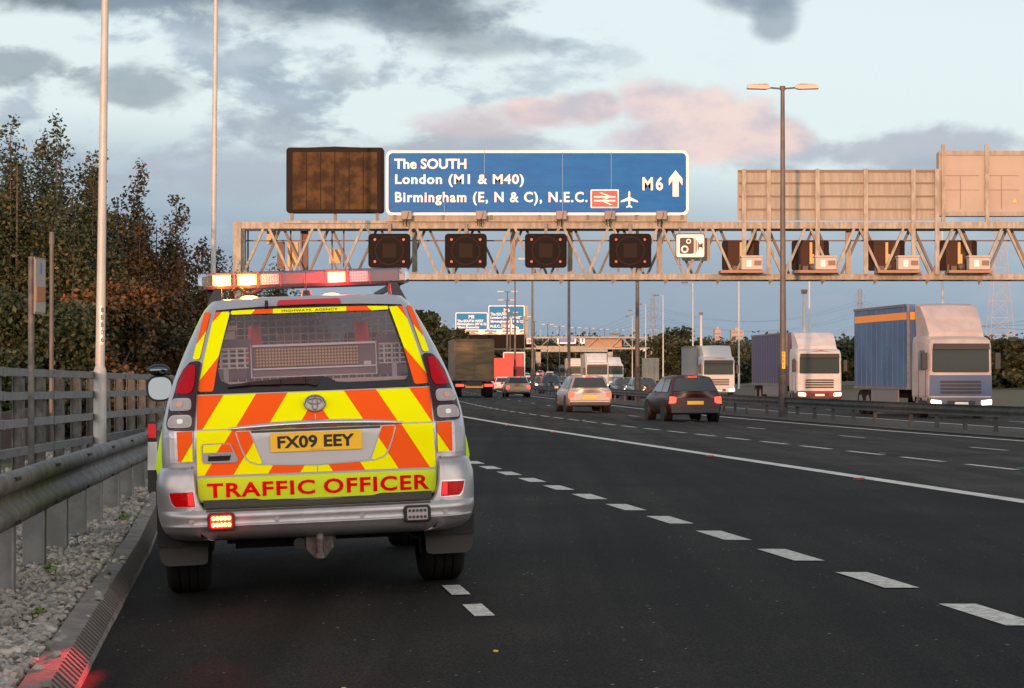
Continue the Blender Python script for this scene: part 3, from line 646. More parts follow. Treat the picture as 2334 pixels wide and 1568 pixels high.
for i, (px, py, Z, lb) in enumerate(((1833, 660, 160, "short thick camera mast between two lamp columns on the right"), (1598, 712, 250, "short camera mast right of the rounded green tree"))):
    x, z = W(px, py, Z); g = GX(x, Z); t = thing("camera_mast", lb, "camera mast", (x, Z, g), 0, "camera masts on the right verge"); h = z - g
    b = MB(); b.cyl((0, 0, 0), (0, 0, h * .55), .2, .16, 14); b.cyl((0, 0, h * .55), (0, 0, h - .3), .16, .1, 14); b.build("mast", mat("column_pale"), t)
    b = MB(); b.box((0, 0, h - .15), (.35, .3, .3), taper=1.3); b.build("camera_head", M_coldark, t)

# ------------------------------------------------------------------ fonts on signs, shared sign materials
M_blue = mat("sign_blue", (.003, .105, .34), .45, color2=(.004, .125, .37), vs=.7, stretch=(1, 1, 5), spec=.12)
M_signw = mat("sign_white_film", (.80, .76, .70), .4)
M_signred = mat("sign_red", (.62, .012, .02), .4)
M_signback = mat("sign_back", (.31, .275, .215), .6, var=.22, vs=1.6, stretch=(3, 1, .35))
M_signrib = mat("sign_rib", (.17, .115, .085), .6)
def rrect(x0, z0, x1, z1, r, n=5):
    pts = []
    for cx, cz, a0 in ((x1 - r, z1 - r, 0), (x0 + r, z1 - r, 90), (x0 + r, z0 + r, 180), (x1 - r, z0 + r, 270)):
        for i in range(n + 1): a = rad(a0 + 90 * i / n); pts.append((cx + r * math.cos(a), cz + r * math.sin(a)))
    return pts
def rail_symbol(parent, x0, z0, w, h, y):
    b = MB(); b.prism(rrect(x0, z0, x0 + w, z0 + h, .04), y, y - .006); b.build("symbol_border", M_signw, parent)
    b = MB(); b.prism(rrect(x0 + .045 * w, z0 + .06 * h, x0 + w * .955, z0 + h * .94, .03), y - .006, y - .012); b.build("rail_panel", M_signred, parent)
    b = MB(); cx, cz = x0 + w / 2, z0 + h / 2; ty = .085 * h; L = .38 * w
    for s in (1, -1): b.prism([(cx - L, cz + s * .105 * h - ty / 2), (cx + L, cz + s * .105 * h - ty / 2), (cx + L, cz + s * .105 * h + ty / 2), (cx - L, cz + s * .105 * h + ty / 2)], y - .012, y - .018)
    for pts in (((-.20, .33), (.15, .12)), ((.15, .12), (-.15, -.10)), ((-.15, -.10), (.18, -.33))):
        (ax, az), (bx_, bz) = pts; b.prism([(cx + ax * w, cz + az * h), (cx + (ax + .11) * w, cz + az * h), (cx + (bx_ + .11) * w, cz + bz * h), (cx + bx_ * w, cz + bz * h)][::-1], y - .012, y - .017)
    b.build("rail_symbol", M_signw, parent)
def plane_symbol(parent, cx, cz, h, y):
    half = [(0, .5), (.05, .42), (.055, .12), (.5, -.10), (.5, -.19), (.06, -.08), (.045, -.34), (.17, -.43), (.17, -.5), (0, -.46)]
    pts = [(cx + a * h, cz + b_ * h) for a, b_ in half] + [(cx - a * h, cz + b_ * h) for a, b_ in half[-2:0:-1]]
    b = MB(); b.prism(pts[::-1], y, y - .006); b.build("plane_symbol", M_signw, parent)
def arrow(parent, cx, z0, z1, w, y, nm="arrow", down=False, m=None):
    pts = [(-.22, 0), (.22, 0), (.22, .62), (.5, .42), (.5, .68), (0, 1.0), (-.5, .68), (-.5, .42), (-.22, .62)]
    f = (lambda v: 1 - v) if down else (lambda v: v); pts = [(cx + a * w, z0 + (z1 - z0) * f(c)) for a, c in pts]
    b = MB(); b.prism(pts if down else pts[::-1], y, y - .006); b.build(nm, m or M_signw, parent)

# ------------------------------------------------------------------ the near gantry
GZ = 100.0
GA = .085 * 0 + 0.05
def gantry():
    x0 = W(530, 600, GZ)[0]; g = GX(x0, GZ)
    t = thing("sign_gantry", "long pale steel truss gantry spanning both carriageways", "gantry", (0, GZ, 0))
    X0, X1 = W(533, 0, GZ)[0], 27.5; zt, zb = 8.27, 5.92; D = 1.6
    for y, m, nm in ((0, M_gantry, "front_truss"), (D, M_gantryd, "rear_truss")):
        b = MB(); b.bar((X0, y, zt), (X1, y, zt), .24, .30); b.bar((X0, y, zb), (X1, y, zb), .24, .26)
        k = 0; x = W(606, 0, GZ)[0] - 1.14 + (0 if y == 0 else .55); st = 2.245
        while x < X1:
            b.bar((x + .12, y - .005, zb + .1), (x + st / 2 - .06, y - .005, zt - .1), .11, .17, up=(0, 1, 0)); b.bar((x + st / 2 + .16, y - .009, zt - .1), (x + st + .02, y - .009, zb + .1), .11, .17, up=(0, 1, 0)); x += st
        b.build(nm, m, t)
    b = MB()
    for xx in np.arange(X0 + 1.1, X1, 2.245): b.bar((xx, 0, zb - .02), (xx + 1.1, D, zb - .02), .1, .1); b.bar((xx, 0, zt + .02), (xx + 1.1, D, zt + .02), .1, .1); b.bar((xx, 0, zb - .03), (xx, D, zb - .03), .1, .1)
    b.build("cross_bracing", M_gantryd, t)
    for px in (946, 1169, 1296 + 3, 1502, 1717, 1931): b = MB(); xx = W(px, 0, GZ + D)[0]; b.box((xx, D - .16, (zt + zb) / 2), (.24, .12, zt - zb)); b.build("frame_upright", M_gantry, t)
    for y in (0, D):
        b = MB(); b.box((X0 + .18, y + .0, (zt + .16 + g) / 2), (.36, .42, zt + .16 - g)); b.build("leg", M_gantry, t)
    b = MB()
    for px in range(560, 2334, 119):
        xx = W(px, 0, GZ)[0]; b.prism([(xx, zb - .13), (xx + .24, zb - .13), (xx + .05, zb - .36)], -.05, .01)
    b.build("bottom_bracket", M_coldark, t)
    # walkway rail, seen through the truss on the left, and standing boxes
    b = MB(); b.bar((X0 + .3, D + .25, W(0, 543, GZ)[1]), (X1, D + .25, W(0, 543, GZ)[1]), .05, .06)
    for px in (654, 679, 750, 777, 505 + 50): xx = W(px, 0, GZ)[0]; b.bar((xx, D + .25, zb), (xx, D + .25, zt), .07, .07)
    b.build("handrail", M_signrib, t)
    for (a, c, d, e, m) in ((654, 551, 678, 607, "box_yellow"), (749, 568, 775, 600, "box_yellow"), (630, 550, 646, 612, "box_brown"), (683, 522, 700, 614, "box_brown"), (606, 525, 627, 555, "box_yellow")):
        xa, za = W(a, e, GZ + D); xb, zc = W(d, c, GZ + D); b = MB(); b.box(((xa + xb) / 2, D + .5, (za + zc) / 2), (xb - xa, .3, zc - za)); b.build("equipment_box", mat("box_yellow", (.62, .40, .16), .5) if m == "box_yellow" else mat("box_brown", (.14, .085, .06), .6), t)
    return t
gantry()
def gx(px, Z=GZ - .4): return W(px, 0, Z)[0]
def gz(py, Z=GZ - .4): return W(0, py, Z)[1]
def big_sign():
    Z = GZ - .4; xa, xb = gx(880), gx(1569); za, zb = gz(490), gz(343)
    t = thing("direction_sign", "wide blue motorway sign reading The SOUTH London Birmingham M6 on top of the near gantry", "road sign", (xa, Z, za)); w, h = xb - xa, zb - za
    b = MB(); b.prism(rrect(0, 0, w, h, .28)[::-1], .06, 0); b.build("border", M_signw, t)
    b = MB(); b.prism(rrect(.11, .11, w - .11, h - .11, .2)[::-1], 0, -.006); b.build("face", M_blue, t)
    b = MB()
    for px, lo, hi in ((1104, 343, 410), (1282, 345, 480), (1393, 345, 485), (1013, 450, 486)): xx = gx(px) - xa; b.box((xx, -.008, gz((lo + hi) / 2) - za), (.025, .004, gz(lo) - gz(hi)))
    b.build("panel_seam", mat("seam_pale", (.10, .22, .38), .5), t)
    sc_ = lambda px: gx(px) - xa
    def line_(s, x0, x1, ybase, ytop, sp=1.0): text("lettering", s, 1, M_signw, t, (sc_(x0), -.010, gz(ybase) - za), bold=.024, width=sc_(x1) - sc_(x0), height=(gz(ytop) - gz(ybase)), space=sp)
    line_("The SOUTH", 899, 1063, 385, 361.5)
    line_("London (M1 & M40)", 901, 1194, 426, 397, 1.1)
    line_("Birmingham (E, N & C), N.E.C.", 901, 1339, 468, 437, 1.15)
    line_("M6", 1464, 1511, 434, 403, 1.25)
    rail_symbol(t, sc_(1346), gz(474) - za, sc_(1410) - sc_(1346), gz(432) - gz(474), -.007)
    plane_symbol(t, sc_(1434), gz(454) - za, gz(434) - gz(473), -.008)
    arrow(t, sc_(1539.5), gz(448) - za, gz(388) - za, sc_(1555) - sc_(1524) , -.008)
    b = MB(); b.box((w / 2, .25, -.16), (w - .1, .25, .26)); b.build("plinth", M_signback, t)
    b = MB()
    for px in (900, 1010, 1120, 1230, 1340, 1450, 1555): b.box((sc_(px), .2, h * .45), (.14, .2, h * .9 + .4))
    b.build("support_post", M_gantryd, t)
big_sign()
def floodlights():
    proto = None
    for i, px in enumerate((928, 1097, 1279, 1389, 1506)):
        if proto is None:
            t = thing("floodlight", "", "floodlight", (gx(px), GZ - .75, gz(492))); b = MB(); b.box((0, 0, 0), (.48, .3, .40)); b.build("housing", mat("lamp_housing", (.20, .17, .15), .5), t, bevel=.03)
            b = MB(); b.cyl((0, .05, -.2), (0, .2, -.5), .03); b.cyl((-.16, .05, -.2), (-.16, .2, -.45), .02); b.build("bracket", M_black, t)
            b = MB(); b.tube([(.1, -.16, .15), (.05, -.2, -.1), (-.1, -.18, -.3), (-.35, .0, -.25)], .012, 6); b.build("cable", M_black, t); proto = t
        else: t = copy_tree(proto, loc=(gx(px), GZ - .75, gz(492)))
        t['label'] = "floodlight box under the wide blue sign, " + ["below the words The SOUTH", "below Birmingham's last letters", "below the letters N.E.C.", "right of the rail symbol", "below the M6 number"][i]; t['group'] = "floodlights below the motorway sign"
floodlights()
def matrix_sign():
    Z = GZ - .1; xa, xb = gx(653, Z), gx(875, Z); za, zb = gz(488, Z), gz(333, Z); w, h = xb - xa, zb - za
    t = thing("message_sign", "switched-off dark electronic message sign on the left end of the near gantry", "message sign", (xa, Z, za))
    b = MB(); b.add([(x, y, z) for (x, z) in rrect(0, .05, w, h - .05, .2) for y in (0, .6)], []); b = MB()
    pts = rrect(0, .06, w, h - .06, .15); b.prism(pts[::-1], .55, 0); b.build("casing", mat("matrix_case", (.014, .009, .008), .6, spec=.1), t)
    b = MB(); b.prism([(.1, .12), (w / 2, .03), (w - .1, .12), (w - .1, h - .1), (w / 2, h - .02), (.1, h - .1)][::-1], -.001, -.06); b.build("bezel", mat("matrix_case"), t)
    b = MB(); n = 6; m0, m1 = .28, w - .28; step = (m1 - m0) / n
    for i in range(n): b.box((m0 + step * (i + .5), -.064, h * .49), (step - .035, .012, h * .84))
    b.build("display_panel", mat("matrix_amber", (.085, .045, .017), .6, color2=(.035, .020, .011), vs=1.6, spec=.08), t)
    b = MB()
    for xx in (.25, w / 2, w - .3): b.box((xx, .15, -.18), (.14, .14, .5))
    b.build("support_post", M_gantryd, t)
    b = MB(); b.box((w / 2 + .1, .05, -.36), (w + .4, .3, .12)); b.build("plinth", M_gantry, t)
matrix_sign()
M_sigface = mat("signal_face", (.008, .006, .0055), .6, spec=.08); M_sigring = mat("signal_ring", (.022, .010, .008), .6, spec=.1); M_siglamp = mat("signal_lamp_off", (.30, .012, .010), .4)
def signals():
    proto = None; nm = ["leftmost", "second", "third", "fourth"]
    for i, px in enumerate((888, 1062, 1244, 1436)):
        loc = (gx(px), GZ - .55, gz(571.5))
        if proto is None:
            t = thing("lane_signal", "", "lane signal", loc); b = MB(); b.prism(rrect(-.95, -.77, .95, .77, .16)[::-1], .3, 0); b.build("casing", M_sigface, t)
            b = MB(); n = 40
            for k in range(n):
                a0, a1 = 2 * math.pi * k / n, 2 * math.pi * (k + 1) / n
                b.add([(r * math.cos(a), -.004, r * math.sin(a)) for a in (a0, a1) for r in (.60, .66)], [(0, 1, 3, 2)])
            b.build("aspect_ring", M_sigring, t)
            b = MB(); b.box((0, -.006, .0), (.62, .008, .64)); b.build("number_panel", mat("signal_panel", (.018, .011, .008), .6, spec=.1), t)
            for sx in (-.65, .65):
                for sz in (-.5, .5):
                    b = MB(); b.cyl((sx, 0, sz), (sx, -.05, sz), .062, n=12); b.build("lamp", M_siglamp, t)
            b = MB()
            for sx in (-.55, .55): b.box((sx, .1, -.85), (.1, .1, .25))
            b.box((0, .2, 1.0), (.14, .14, .5)); b.build("bracket", M_gantryd, t); proto = t
        else: t = copy_tree(proto, loc=loc)
        t['label'] = f"dark square signal with red corner lamps, {nm[i]} of four under the blue sign"; t['group'] = "lane signals under the motorway sign"
signals()
def camera_sign(name, Z, px0, px1, py0, py1, label):
    xa, zb = W(px0, py0, Z); xb, za = W(px1, py1, Z); w, h = xb - xa, zb - za
    t = thing(name, label, "road sign", (xa, Z, za), 0, "speed camera signs")
    b = MB(); b.prism(rrect(0, 0, w, h, .1 * h)[::-1], .04, 0); b.build("border", M_black, t)
    b = MB(); b.prism(rrect(.03 * w, .04 * h, .97 * w, .96 * h, .08 * h)[::-1], 0, -.006); b.build("face", M_signw, t)
    k = MB(); k.prism(rrect(.14 * w, .17 * h, .62 * w, .83 * h, .07 * h)[::-1], -.006, -.012)
    for i in range(3): k.box((w * (.66 + i * .055), -.010, h * .49), (w * .03, .008, h * (.62 - i * .14)))
    k.box((w * .85, -.010, h * .5), (w * .12, .008, h * .13)); k.box((w * .90, -.010, h * .5), (w * .04, .008, h * .24)); k.build("camera_symbol", M_black, t)
    k = MB()
    for cx, cz, r in ((.31, .36, .15), (.44, .68, .10)):
        n = 20
        for j in range(n):
            a0, a1 = 2 * math.pi * j / n, 2 * math.pi * (j + 1) / n
            k.add([(w * cx + rr * h * math.cos(a), -.0135, h * cz + rr * h * math.sin(a)) for a in (a0, a1) for rr in (r * .6, r)], [(0, 1, 3, 2)])
    k.build("camera_lens", M_signw, t)
    if Z < 200:
        b = MB(); b.box((w * .14, .1, h * .5), (.06, .06, h * 1.55)); b.box((w * .86, .1, h * .5), (.06, .06, h * 1.55)); b.build("support_post", M_gantryd, t)
        b = MB(); b.prism(rrect(.3 * w, -.06, 1.28 * w, h * .9, .1)[::-1], 1.5, 1.45); b.build("rear_plate", M_signback, t)
camera_sign("camera_sign", GZ - .55, 1540, 1607, 532, 588, "cream square sign with a black speed camera symbol on the near gantry")
def back_sign():
    Z = GZ - .25; xa, xb = gx(1681, Z), gx(2139, Z); za, zb = gz(502, Z), gz(388, Z)
    t = thing("rear_facing_sign", "back of a long direction sign with vertical posts on the right of the near gantry", "road sign", (xa, Z, za)); w, h = xb - xa, zb - za
    b = MB(); b.prism(rrect(0, 0, w, h, .15)[::-1], .10, .04); b.build("panel", M_signback, t)
    b = MB()
    for py in (417, 447, 477): b.box((w / 2, .012, gz(py, Z) - za), (w - .1, .05, .07))
    b.box((w / 2, .01, h - .03), (w, .07, .1)); b.build("stiffener", M_signrib, t)
    for px in (1695, 1751, 1862, 1972, 2080, 2134):
        b = MB(); zz = gz(626, Z) - za; b.box((gx(px, Z) - xa, -.06, (h + .06 + zz) / 2), (.19, .10, h + .06 - zz)); b.box((gx(px, Z) - xa + .08, .0, (h + zz) / 2), (.03, .09, h - zz)); b.build("post", M_gantry, t)
back_sign()
def back_matrix():
    Z = GZ - .2; xa = gx(2140, Z); xb = gx(2420, Z); za, zb = gz(492, Z), gz(343, Z); w, h = xb - xa, zb - za
    t = thing("message_sign", "back of an electronic message sign with access doors at the top right of the gantry", "message sign", (xa, Z, za))
    b = MB(); b.prism(rrect(0, 0, w, h, .1)[::-1], .7, .1); b.build("casing", mat("case_pink", (.36, .295, .235), .6, var=.08, vs=.7), t)
    b = MB(); b.box((w / 2, .07, h - .1), (w, .05, .2)); b.box((w / 2, .07, .1), (w, .05, .2)); b.build("edge_trim", M_signback, t)
    for xc, dw in ((.98, 1.7), (1.9 + .95, 1.6)):
        b = MB(); b.box((xc, .085, h * .40), (dw, .02, .015)); b.box((xc, .085, h * .62), (dw, .02, .015)); b.box((xc, .085, h * .36), (.015, .02, h * .5)); b.build("door_seam", M_signrib, t)
    b = MB()
    for xx in (.18, 2.17, 4.2): b.box((xx, .02, h * .5 - .1), (.17, .12, h + .75))
    b.build("post", M_gantry, t)
    b = MB(); b.prism([(3.35, .62), (3.55, .62), (3.45, .82)][::-1], .08, .07); b.build("warning_triangle", mat("warn_yellow", (.8, .45, .05), .5), t)
    b = MB(); b.box((w / 2, .1, -.42), (w + .5, .3, .3)); b.build("plinth", M_gantry, t)
back_matrix()
def back_signals():
    p1 = p2 = None
    nm = ["leftmost", "second", "third", "rightmost"]
    for i, (a, c, bx0) in enumerate(((1644, 1732, 1712), (1803, 1891, 1880), (1980, 2059, 2068), (2143, 2225, 2229))):
        loc = (gx((a + c) / 2, GZ + 1.2), GZ + 1.25, gz(582, GZ + 1.2))
        if p1 is None:
            t = thing("lane_signal", "", "lane signal", loc); b = MB(); b.prism(rrect(-.85, -.70, .85, .70, .12)[::-1], .25, 0); b.build("casing", mat("sig_back", (.02, .013, .010), .6, spec=.1), t)
            b = MB(); b.box((0, -.03, 0), (1.2, .05, 1.38)); b.build("rear_panel", mat("sig_back2", (.062, .034, .024), .6, spec=.1), t)
            b = MB(); b.box((.0, -.09, .1), (.12, .08, 1.0)); b.box((.1, -.11, -.2), (.08, .08, .5)); b.build("bracket", mat("box_yellow"), t)
            b = MB(); b.sphere((.05, -.3, -.55), .17); b.box((-.3, -.3, -.6), (.25, .2, .2)); b.box((-.55, -.3, -.68), (.08, .1, .5)); b.build("junction_box", M_coldark, t); p1 = t
            t2 = thing("equipment_cabinet", "", "cabinet"); b = MB(); b.box((0, 0, .3), (.95, .6, .56)); b.build("housing", mat("cab_beige", (.40, .36, .31), .6), t2, bevel=.02)
            b = MB(); b.box((0, 0, .62), (1.02, .68, .08)); b.build("lid", mat("cab_beige"), t2, bevel=.02); b = MB(); b.box((.26, -.305, .32), (.32, .02, .22)); b.build("window", M_signrib, t2)
            b = MB(); b.box((-.14, -.305, .30), (.22, .02, .30)); b.build("panel", M_white, t2)
            b = MB(); b.box((-.45, -.1, -.08), (2.0, 1.1, .12)); b.build("shelf", mat("shelf_rust", (.30, .17, .11), .7), t2); p2 = t2
        else: t = copy_tree(p1, loc=loc); t2 = copy_tree(p2)
        t2.location = (gx(bx0, GZ - .8), GZ - .75, gz(616, GZ - .8))
        t['label'] = f"brown back of a lane signal inside the truss, {nm[i]} of the four on the right"; t['group'] = "backs of the opposite lane signals"
        t2['label'] = f"beige equipment cabinet on a shelf of the near gantry, {nm[i]} of four"; t2['group'] = "cabinets on the gantry"
back_signals()

# ------------------------------------------------------------------ far gantries and signs
def truss(t, X0, X1, zb, zt, D, st, m, w=.22):
    for y, nm in ((0, "front_truss"), (D, "rear_truss")):
        b = MB(); b.bar((X0, y, zt), (X1, y, zt), w, w + .06); b.bar((X0, y, zb), (X1, y, zb), w, w + .04); x = X0
        while x < X1 - st * .4: b.bar((x, y - .003, zb), (x + st / 2 - .05, y - .003, zt), .1, .16, up=(0, 1, 0)); b.bar((x + st / 2 + .05, y - .006, zt), (x + st, y - .006, zb), .1, .16, up=(0, 1, 0)); x += st
        b.build(nm, m, t)
def far_gantry():
    Z = 410; xa, zb = W(960, 794, Z); xb, zt = W(1487, 769, Z); g = GX(xb, Z)
    t = thing("sign_gantry", "far pale truss gantry carrying two blue junction signs", "gantry", (0, Z, 0)); truss(t, xa, xb, zb, zt, 1.6, 4.4, M_gantry, .28)
    for x in (xa, xb):
        b = MB(); b.box((x, .5, (zt + g) / 2), (.55, 1.2, zt - g)); b.build("leg", M_gantry, t)
    def junction(px0, py0, px1, py1, lines, lb, side=False):
        x0, z1 = W(px0, py0, Z - .5); x1, z0 = W(px1, py1, Z - .5); w, h = x1 - x0, z1 - z0
        s = thing("direction_sign", lb, "road sign", (x0, Z - .5, z0), 0, "blue junction signs on the far gantry")
        b = MB(); b.prism(rrect(0, 0, w, h, .25)[::-1], .15, 0); b.build("border", M_signw, s); b = MB(); b.prism(rrect(.14, .14, w - .14, h - .14, .18)[::-1], 0, -.012); b.build("face", mat("sign_blue_far", (.004, .17, .38), .4, spec=.1), s)
        for (tx, a, c, d, e) in lines:
            xx0, zz0 = W(a, e, Z - .5); xx1, zz1 = W(c, d, Z - .5); text("lettering", tx, 1, M_signw, s, (xx0 - x0, -.02, zz0 - z0), bold=.03, width=xx1 - xx0, height=zz1 - zz0)
        if side: b = MB(); b.box((w + .35, .35, h / 2 - .4), (.68, .6, h + .8)); b.build("side_box", M_signback, s)
        return s, x0, z0
    c = lambda cx: 968.7 + cx * .2441
    d = lambda cy: 626.8 + cy * .2441
    junction(c(285), d(350), c(585), d(515), [("M5", c(408), c(460), d(374), d(405)), ("The SOUTH WEST", c(303), c(547), d(417), d(441)), ("Birmingham (W & S)", c(303), c(570), d(446), d(474)), ("West Bromwich", c(303), c(505), d(476), d(498))], "blue junction sign reading M5 The SOUTH WEST on the far gantry")
    s, x0, z0 = junction(c(592), d(285), c(930), d(515), [("M6", c(736), c(790), d(312), d(344)), ("The SOUTH", c(612), c(762), d(352), d(378)), ("London (M1 & M40)", c(612), c(886), d(386), d(414)), ("Birmingham (E, N & C)", c(614), c(916), d(421), d(450)), ("N.E.C.", c(612), c(706), d(465), d(490))], "taller blue junction sign reading M6 The SOUTH London on the far gantry", True)
    xx, zz = W(c(714), d(497), Z - .5); x1, z1 = W(c(766), d(456), Z - .5); rail_symbol(s, xx - x0, zz - z0, x1 - xx, z1 - zz, -.02); xx, zz = W(c(802), d(476), Z - .5); plane_symbol(s, xx - x0, zz - z0, 3.0, -.02)
    x0, z1 = W(c(285), d(517), Z - .3); x1, z0 = W(c(960), d(566), Z - .3); p = thing("arrow_panel", "grey panel with down arrows under the junction signs on the far gantry", "road sign", (x0, Z - .3, z0)); b = MB(); b.box(((x1 - x0) / 2, .1, (z1 - z0) / 2), (x1 - x0, .12, z1 - z0)); b.build("panel", M_signback, p)
    for cx in (360, 528, 696, 858):
        xx, zb2 = W(c(cx), d(550), Z - .3); _, zt2 = W(c(cx), d(518), Z - .3); b = MB(); b.prism(rrect(xx - x0 - 1.4, zb2 - z0 + .1, xx - x0 + 1.4, zt2 - z0 - .3, .1)[::-1], .04, .03); b.build("arrow_patch", mat("sign_blue_far"), p)
        arrow(p, xx - x0, zb2 - z0 - .1, zt2 - z0 + .1, 2.6, .02, down=True)
    pr = None
    for i, cx in enumerate((340, 515, 680, 845)):
        x, z = W(c(cx), d(622), Z - .6)
        if pr is None: q = thing("lane_signal", "", "lane signal"); b = MB(); b.prism(rrect(-2.4 + .6, -1.3, 1.8, 1.3, .2)[::-1], .3, 0); b.build("casing", M_sigface, q); pr = q
        else: q = copy_tree(pr)
        q.location = (x, Z - .6, z); q['label'] = ["dark lane signal under the M5 sign of the far gantry, left one", "dark lane signal under the M5 sign of the far gantry, right one", "dark lane signal under the tall M6 sign of the far gantry, left one", "dark lane signal under the tall M6 sign of the far gantry, right one"][i]; q['group'] = "lane signals on the far gantry"
    x0, z1 = W(c(1495), d(578), Z - .3); x1, z0 = W(c(1842), d(672), Z - .3); q = MB(); q.box(((x0 + x1) / 2, Z + 1.9, (z0 + z1) / 2), (x1 - x0, .15, z1 - z0)); tag(q.build("rear_facing_sign", mat("back_brown", (.34, .21, .13), .6)), "brown back of a sign inside the right half of the far gantry truss", "road sign")
    x0, z1 = W(c(1720), d(543), Z + 1); x1, z0 = W(c(1818), d(560), Z + 1); q = MB(); q.box(((x0 + x1) / 2, Z + 1, (z0 + z1) / 2), (x1 - x0, .6, z1 - z0)); tag(q.build("dark_cabinet", M_coldark), "dark box standing on top of the far gantry", "cabinet")
far_gantry()
camera_sign("camera_sign", 409, 968.7 + 948 * .2441, 968.7 + 1000 * .2441, 626.8 + 590 * .2441, 626.8 + 645 * .2441, "small cream speed camera sign on the far gantry right of the junction signs")
def third_gantry():
    Z = 560; c = lambda cx: 968.7 + cx * .2441; d = lambda cy: 626.8 + cy * .2441
    xa, z = W(c(1035), d(690), Z); xb, _ = W(c(1750), d(690), Z); t = thing("sign_gantry", "plain low beam gantry on two legs beyond the far truss gantry", "gantry", (0, Z, 0)); b = MB(); b.box(((xa + xb) / 2, 0, z), (xb - xa, 1, 1.5)); b.build("beam", M_gantry, t)
    for x, py in ((xa + .6, 850), (xb - .6, 780)): zz = W(0, d(py), Z)[1]; b = MB(); b.box((x, 0, (z + zz) / 2), (1.3, 1, z - zz)); b.build("leg", M_gantry, t)
    for (a, e, f, g_, nm) in ((1235, 1410, 578, 642, "wide blue sign seen through the far gantry truss"), (1448, 1494, 578, 640, "narrow blue sign seen through the far gantry truss"), (2010, 2055, 680, 728, "small blue sign right of the far gantry leg")):
        x0, z1 = W(c(a), d(f), Z - 2); x1, z0 = W(c(e), d(g_), Z - 2); s = thing("direction_sign", nm, "road sign", (x0, Z - 2, z0), 0, "distant blue signs"); w, h = x1 - x0, z1 - z0
        b = MB(); b.prism(rrect(0, 0, w, h, .3)[::-1], .2, 0); b.build("border", M_signw, s); b = MB(); b.prism(rrect(.35, .35, w - .35, h - .35, .2)[::-1], 0, -.02); b.build("face", mat("sign_blue3", (.02, .09, .38), .4), s)
        if w > 10: b = MB(); [b.box((w * q, -.03, h * r), (w * .22, .01, h * .07)) for q in (.28, .62) for r in (.35, .55, .75)]; b.build("lettering", M_signw, s)
third_gantry()
def verge_sign_back():
    Z = 240; x0, z1 = W(1463, 816, Z); x1, z0 = W(1502, 868, Z); g = GX(x0, Z); t = thing("rear_facing_sign", "grey back of a roadside sign on two posts right of the far gantry", "road sign", (x0, Z, g)); w = x1 - x0
    b = MB(); b.box((w / 2, 0, (z0 + z1) / 2 - g), (w, .08, z1 - z0)); b.build("panel", M_signback, t)
    for q in (.05, .8): b = MB(); b.box((w * q, -.08, (z1 - g) / 2), (.12, .08, z1 - g)); b.build("post", M_gantry, t)
verge_sign_back()
def tower(px0, px1, py, Z, lb):
    x0, z1 = W(px0, py, Z); x1, _ = W(px1, py, Z); g = 5; w = x1 - x0; t = thing("tower_block", lb, "building", (x0, Z, g), 0, "tower blocks on the horizon")
    b = MB(); b.box((w / 2, 6, (z1 - g) / 2), (w, 12, z1 - g)); b.build("wall", mat("tower_conc", (.34, .27, .24), .8), t); k = MB(); n = int((z1 - g) / 2.9)
    for i in range(n): k.box((w / 2, -.05, 1.6 + i * 2.9), (w * .86, .12, 1.1))
    k.build("window_band", mat("tower_glass", (.12, .12, .14), .3), t); k = MB(); k.box((w / 2, 6, z1 - g + 1), (w * .4, 5, 2)); k.build("roof_plant", mat("tower_conc"), t)
tower(1629, 1643, 750, 1800, "narrow distant tower block above the hedge"); tower(1667, 1695, 752.5, 1750, "wider distant tower block beside a pale lamp column")
def pylon(px, ytop, ybase, Z, wt, wb, lb, arms, m, k=9):
    x, zt = W(px, ytop, Z); zb = W(px, ybase, Z)[1]; t = thing("electricity_pylon", lb, "pylon", (x, Z, zb), 0, "electricity pylons"); H = zt - zb; b = MB(); s = 5000 / Z; th = .55 / s
    def hw(f): return (wb * (1 - f) ** 1.5 + wt * (1 - (1 - f) ** 1.5)) / 2 / s
    L = [i / k for i in range(k + 1)]
    for i in range(k):
        a, c = L[i], L[i + 1]
        for sx in (-1, 1):
            for sy in (-1, 1): b.bar((sx * hw(a), sy * hw(a), a * H), (sx * hw(c), sy * hw(c), c * H), th * 1.5, th * 1.5)
        for sy in (-1, 1):
            b.bar((-hw(a), sy * hw(a), a * H), (hw(c), sy * hw(c), c * H), th, th); b.bar((hw(a), sy * hw(a), a * H), (-hw(c), sy * hw(c), c * H), th, th); b.bar((-hw(c), sy * hw(c), c * H), (hw(c), sy * hw(c), c * H), th, th)
    b.build("tower", m, t); pts = []
    for f in arms:
        q = MB(); ww = 11.5 / s if Z > 700 else 9.5 / s * 2
        for sx in (-1, 1):
            q.bar((0, 0, f * H), (sx * ww, 0, f * H - 1), th, th); q.bar((0, 0, f * H + 3.2), (sx * ww, 0, f * H - 1), th, th); q.bar((sx * ww, 0, f * H - 1), (sx * ww, 0, f * H - 4.5), th * 1.2, th * 1.2); pts.append((x + sx * ww, Z, zb + f * H - 4.5))
        q.build("cross_arm", m, t)
    return pts
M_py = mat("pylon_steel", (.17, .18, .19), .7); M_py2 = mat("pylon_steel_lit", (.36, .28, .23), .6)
pa = pylon(1488, 672, 802, 1100, 7, 22, "tall pylon right of the far gantry, above the trees", (.62, .78, .93), M_py)
pb = pylon(1960, 660, 800, 1250, 7, 20, "pylon rising behind the blue lorry roof", (.55, .75, .93), M_py)
pc = pylon(2278, 420, 800, 620, 16, 60, "nearest pylon seen through the gantry at the far right", (.72, .86), M_py2, 10)
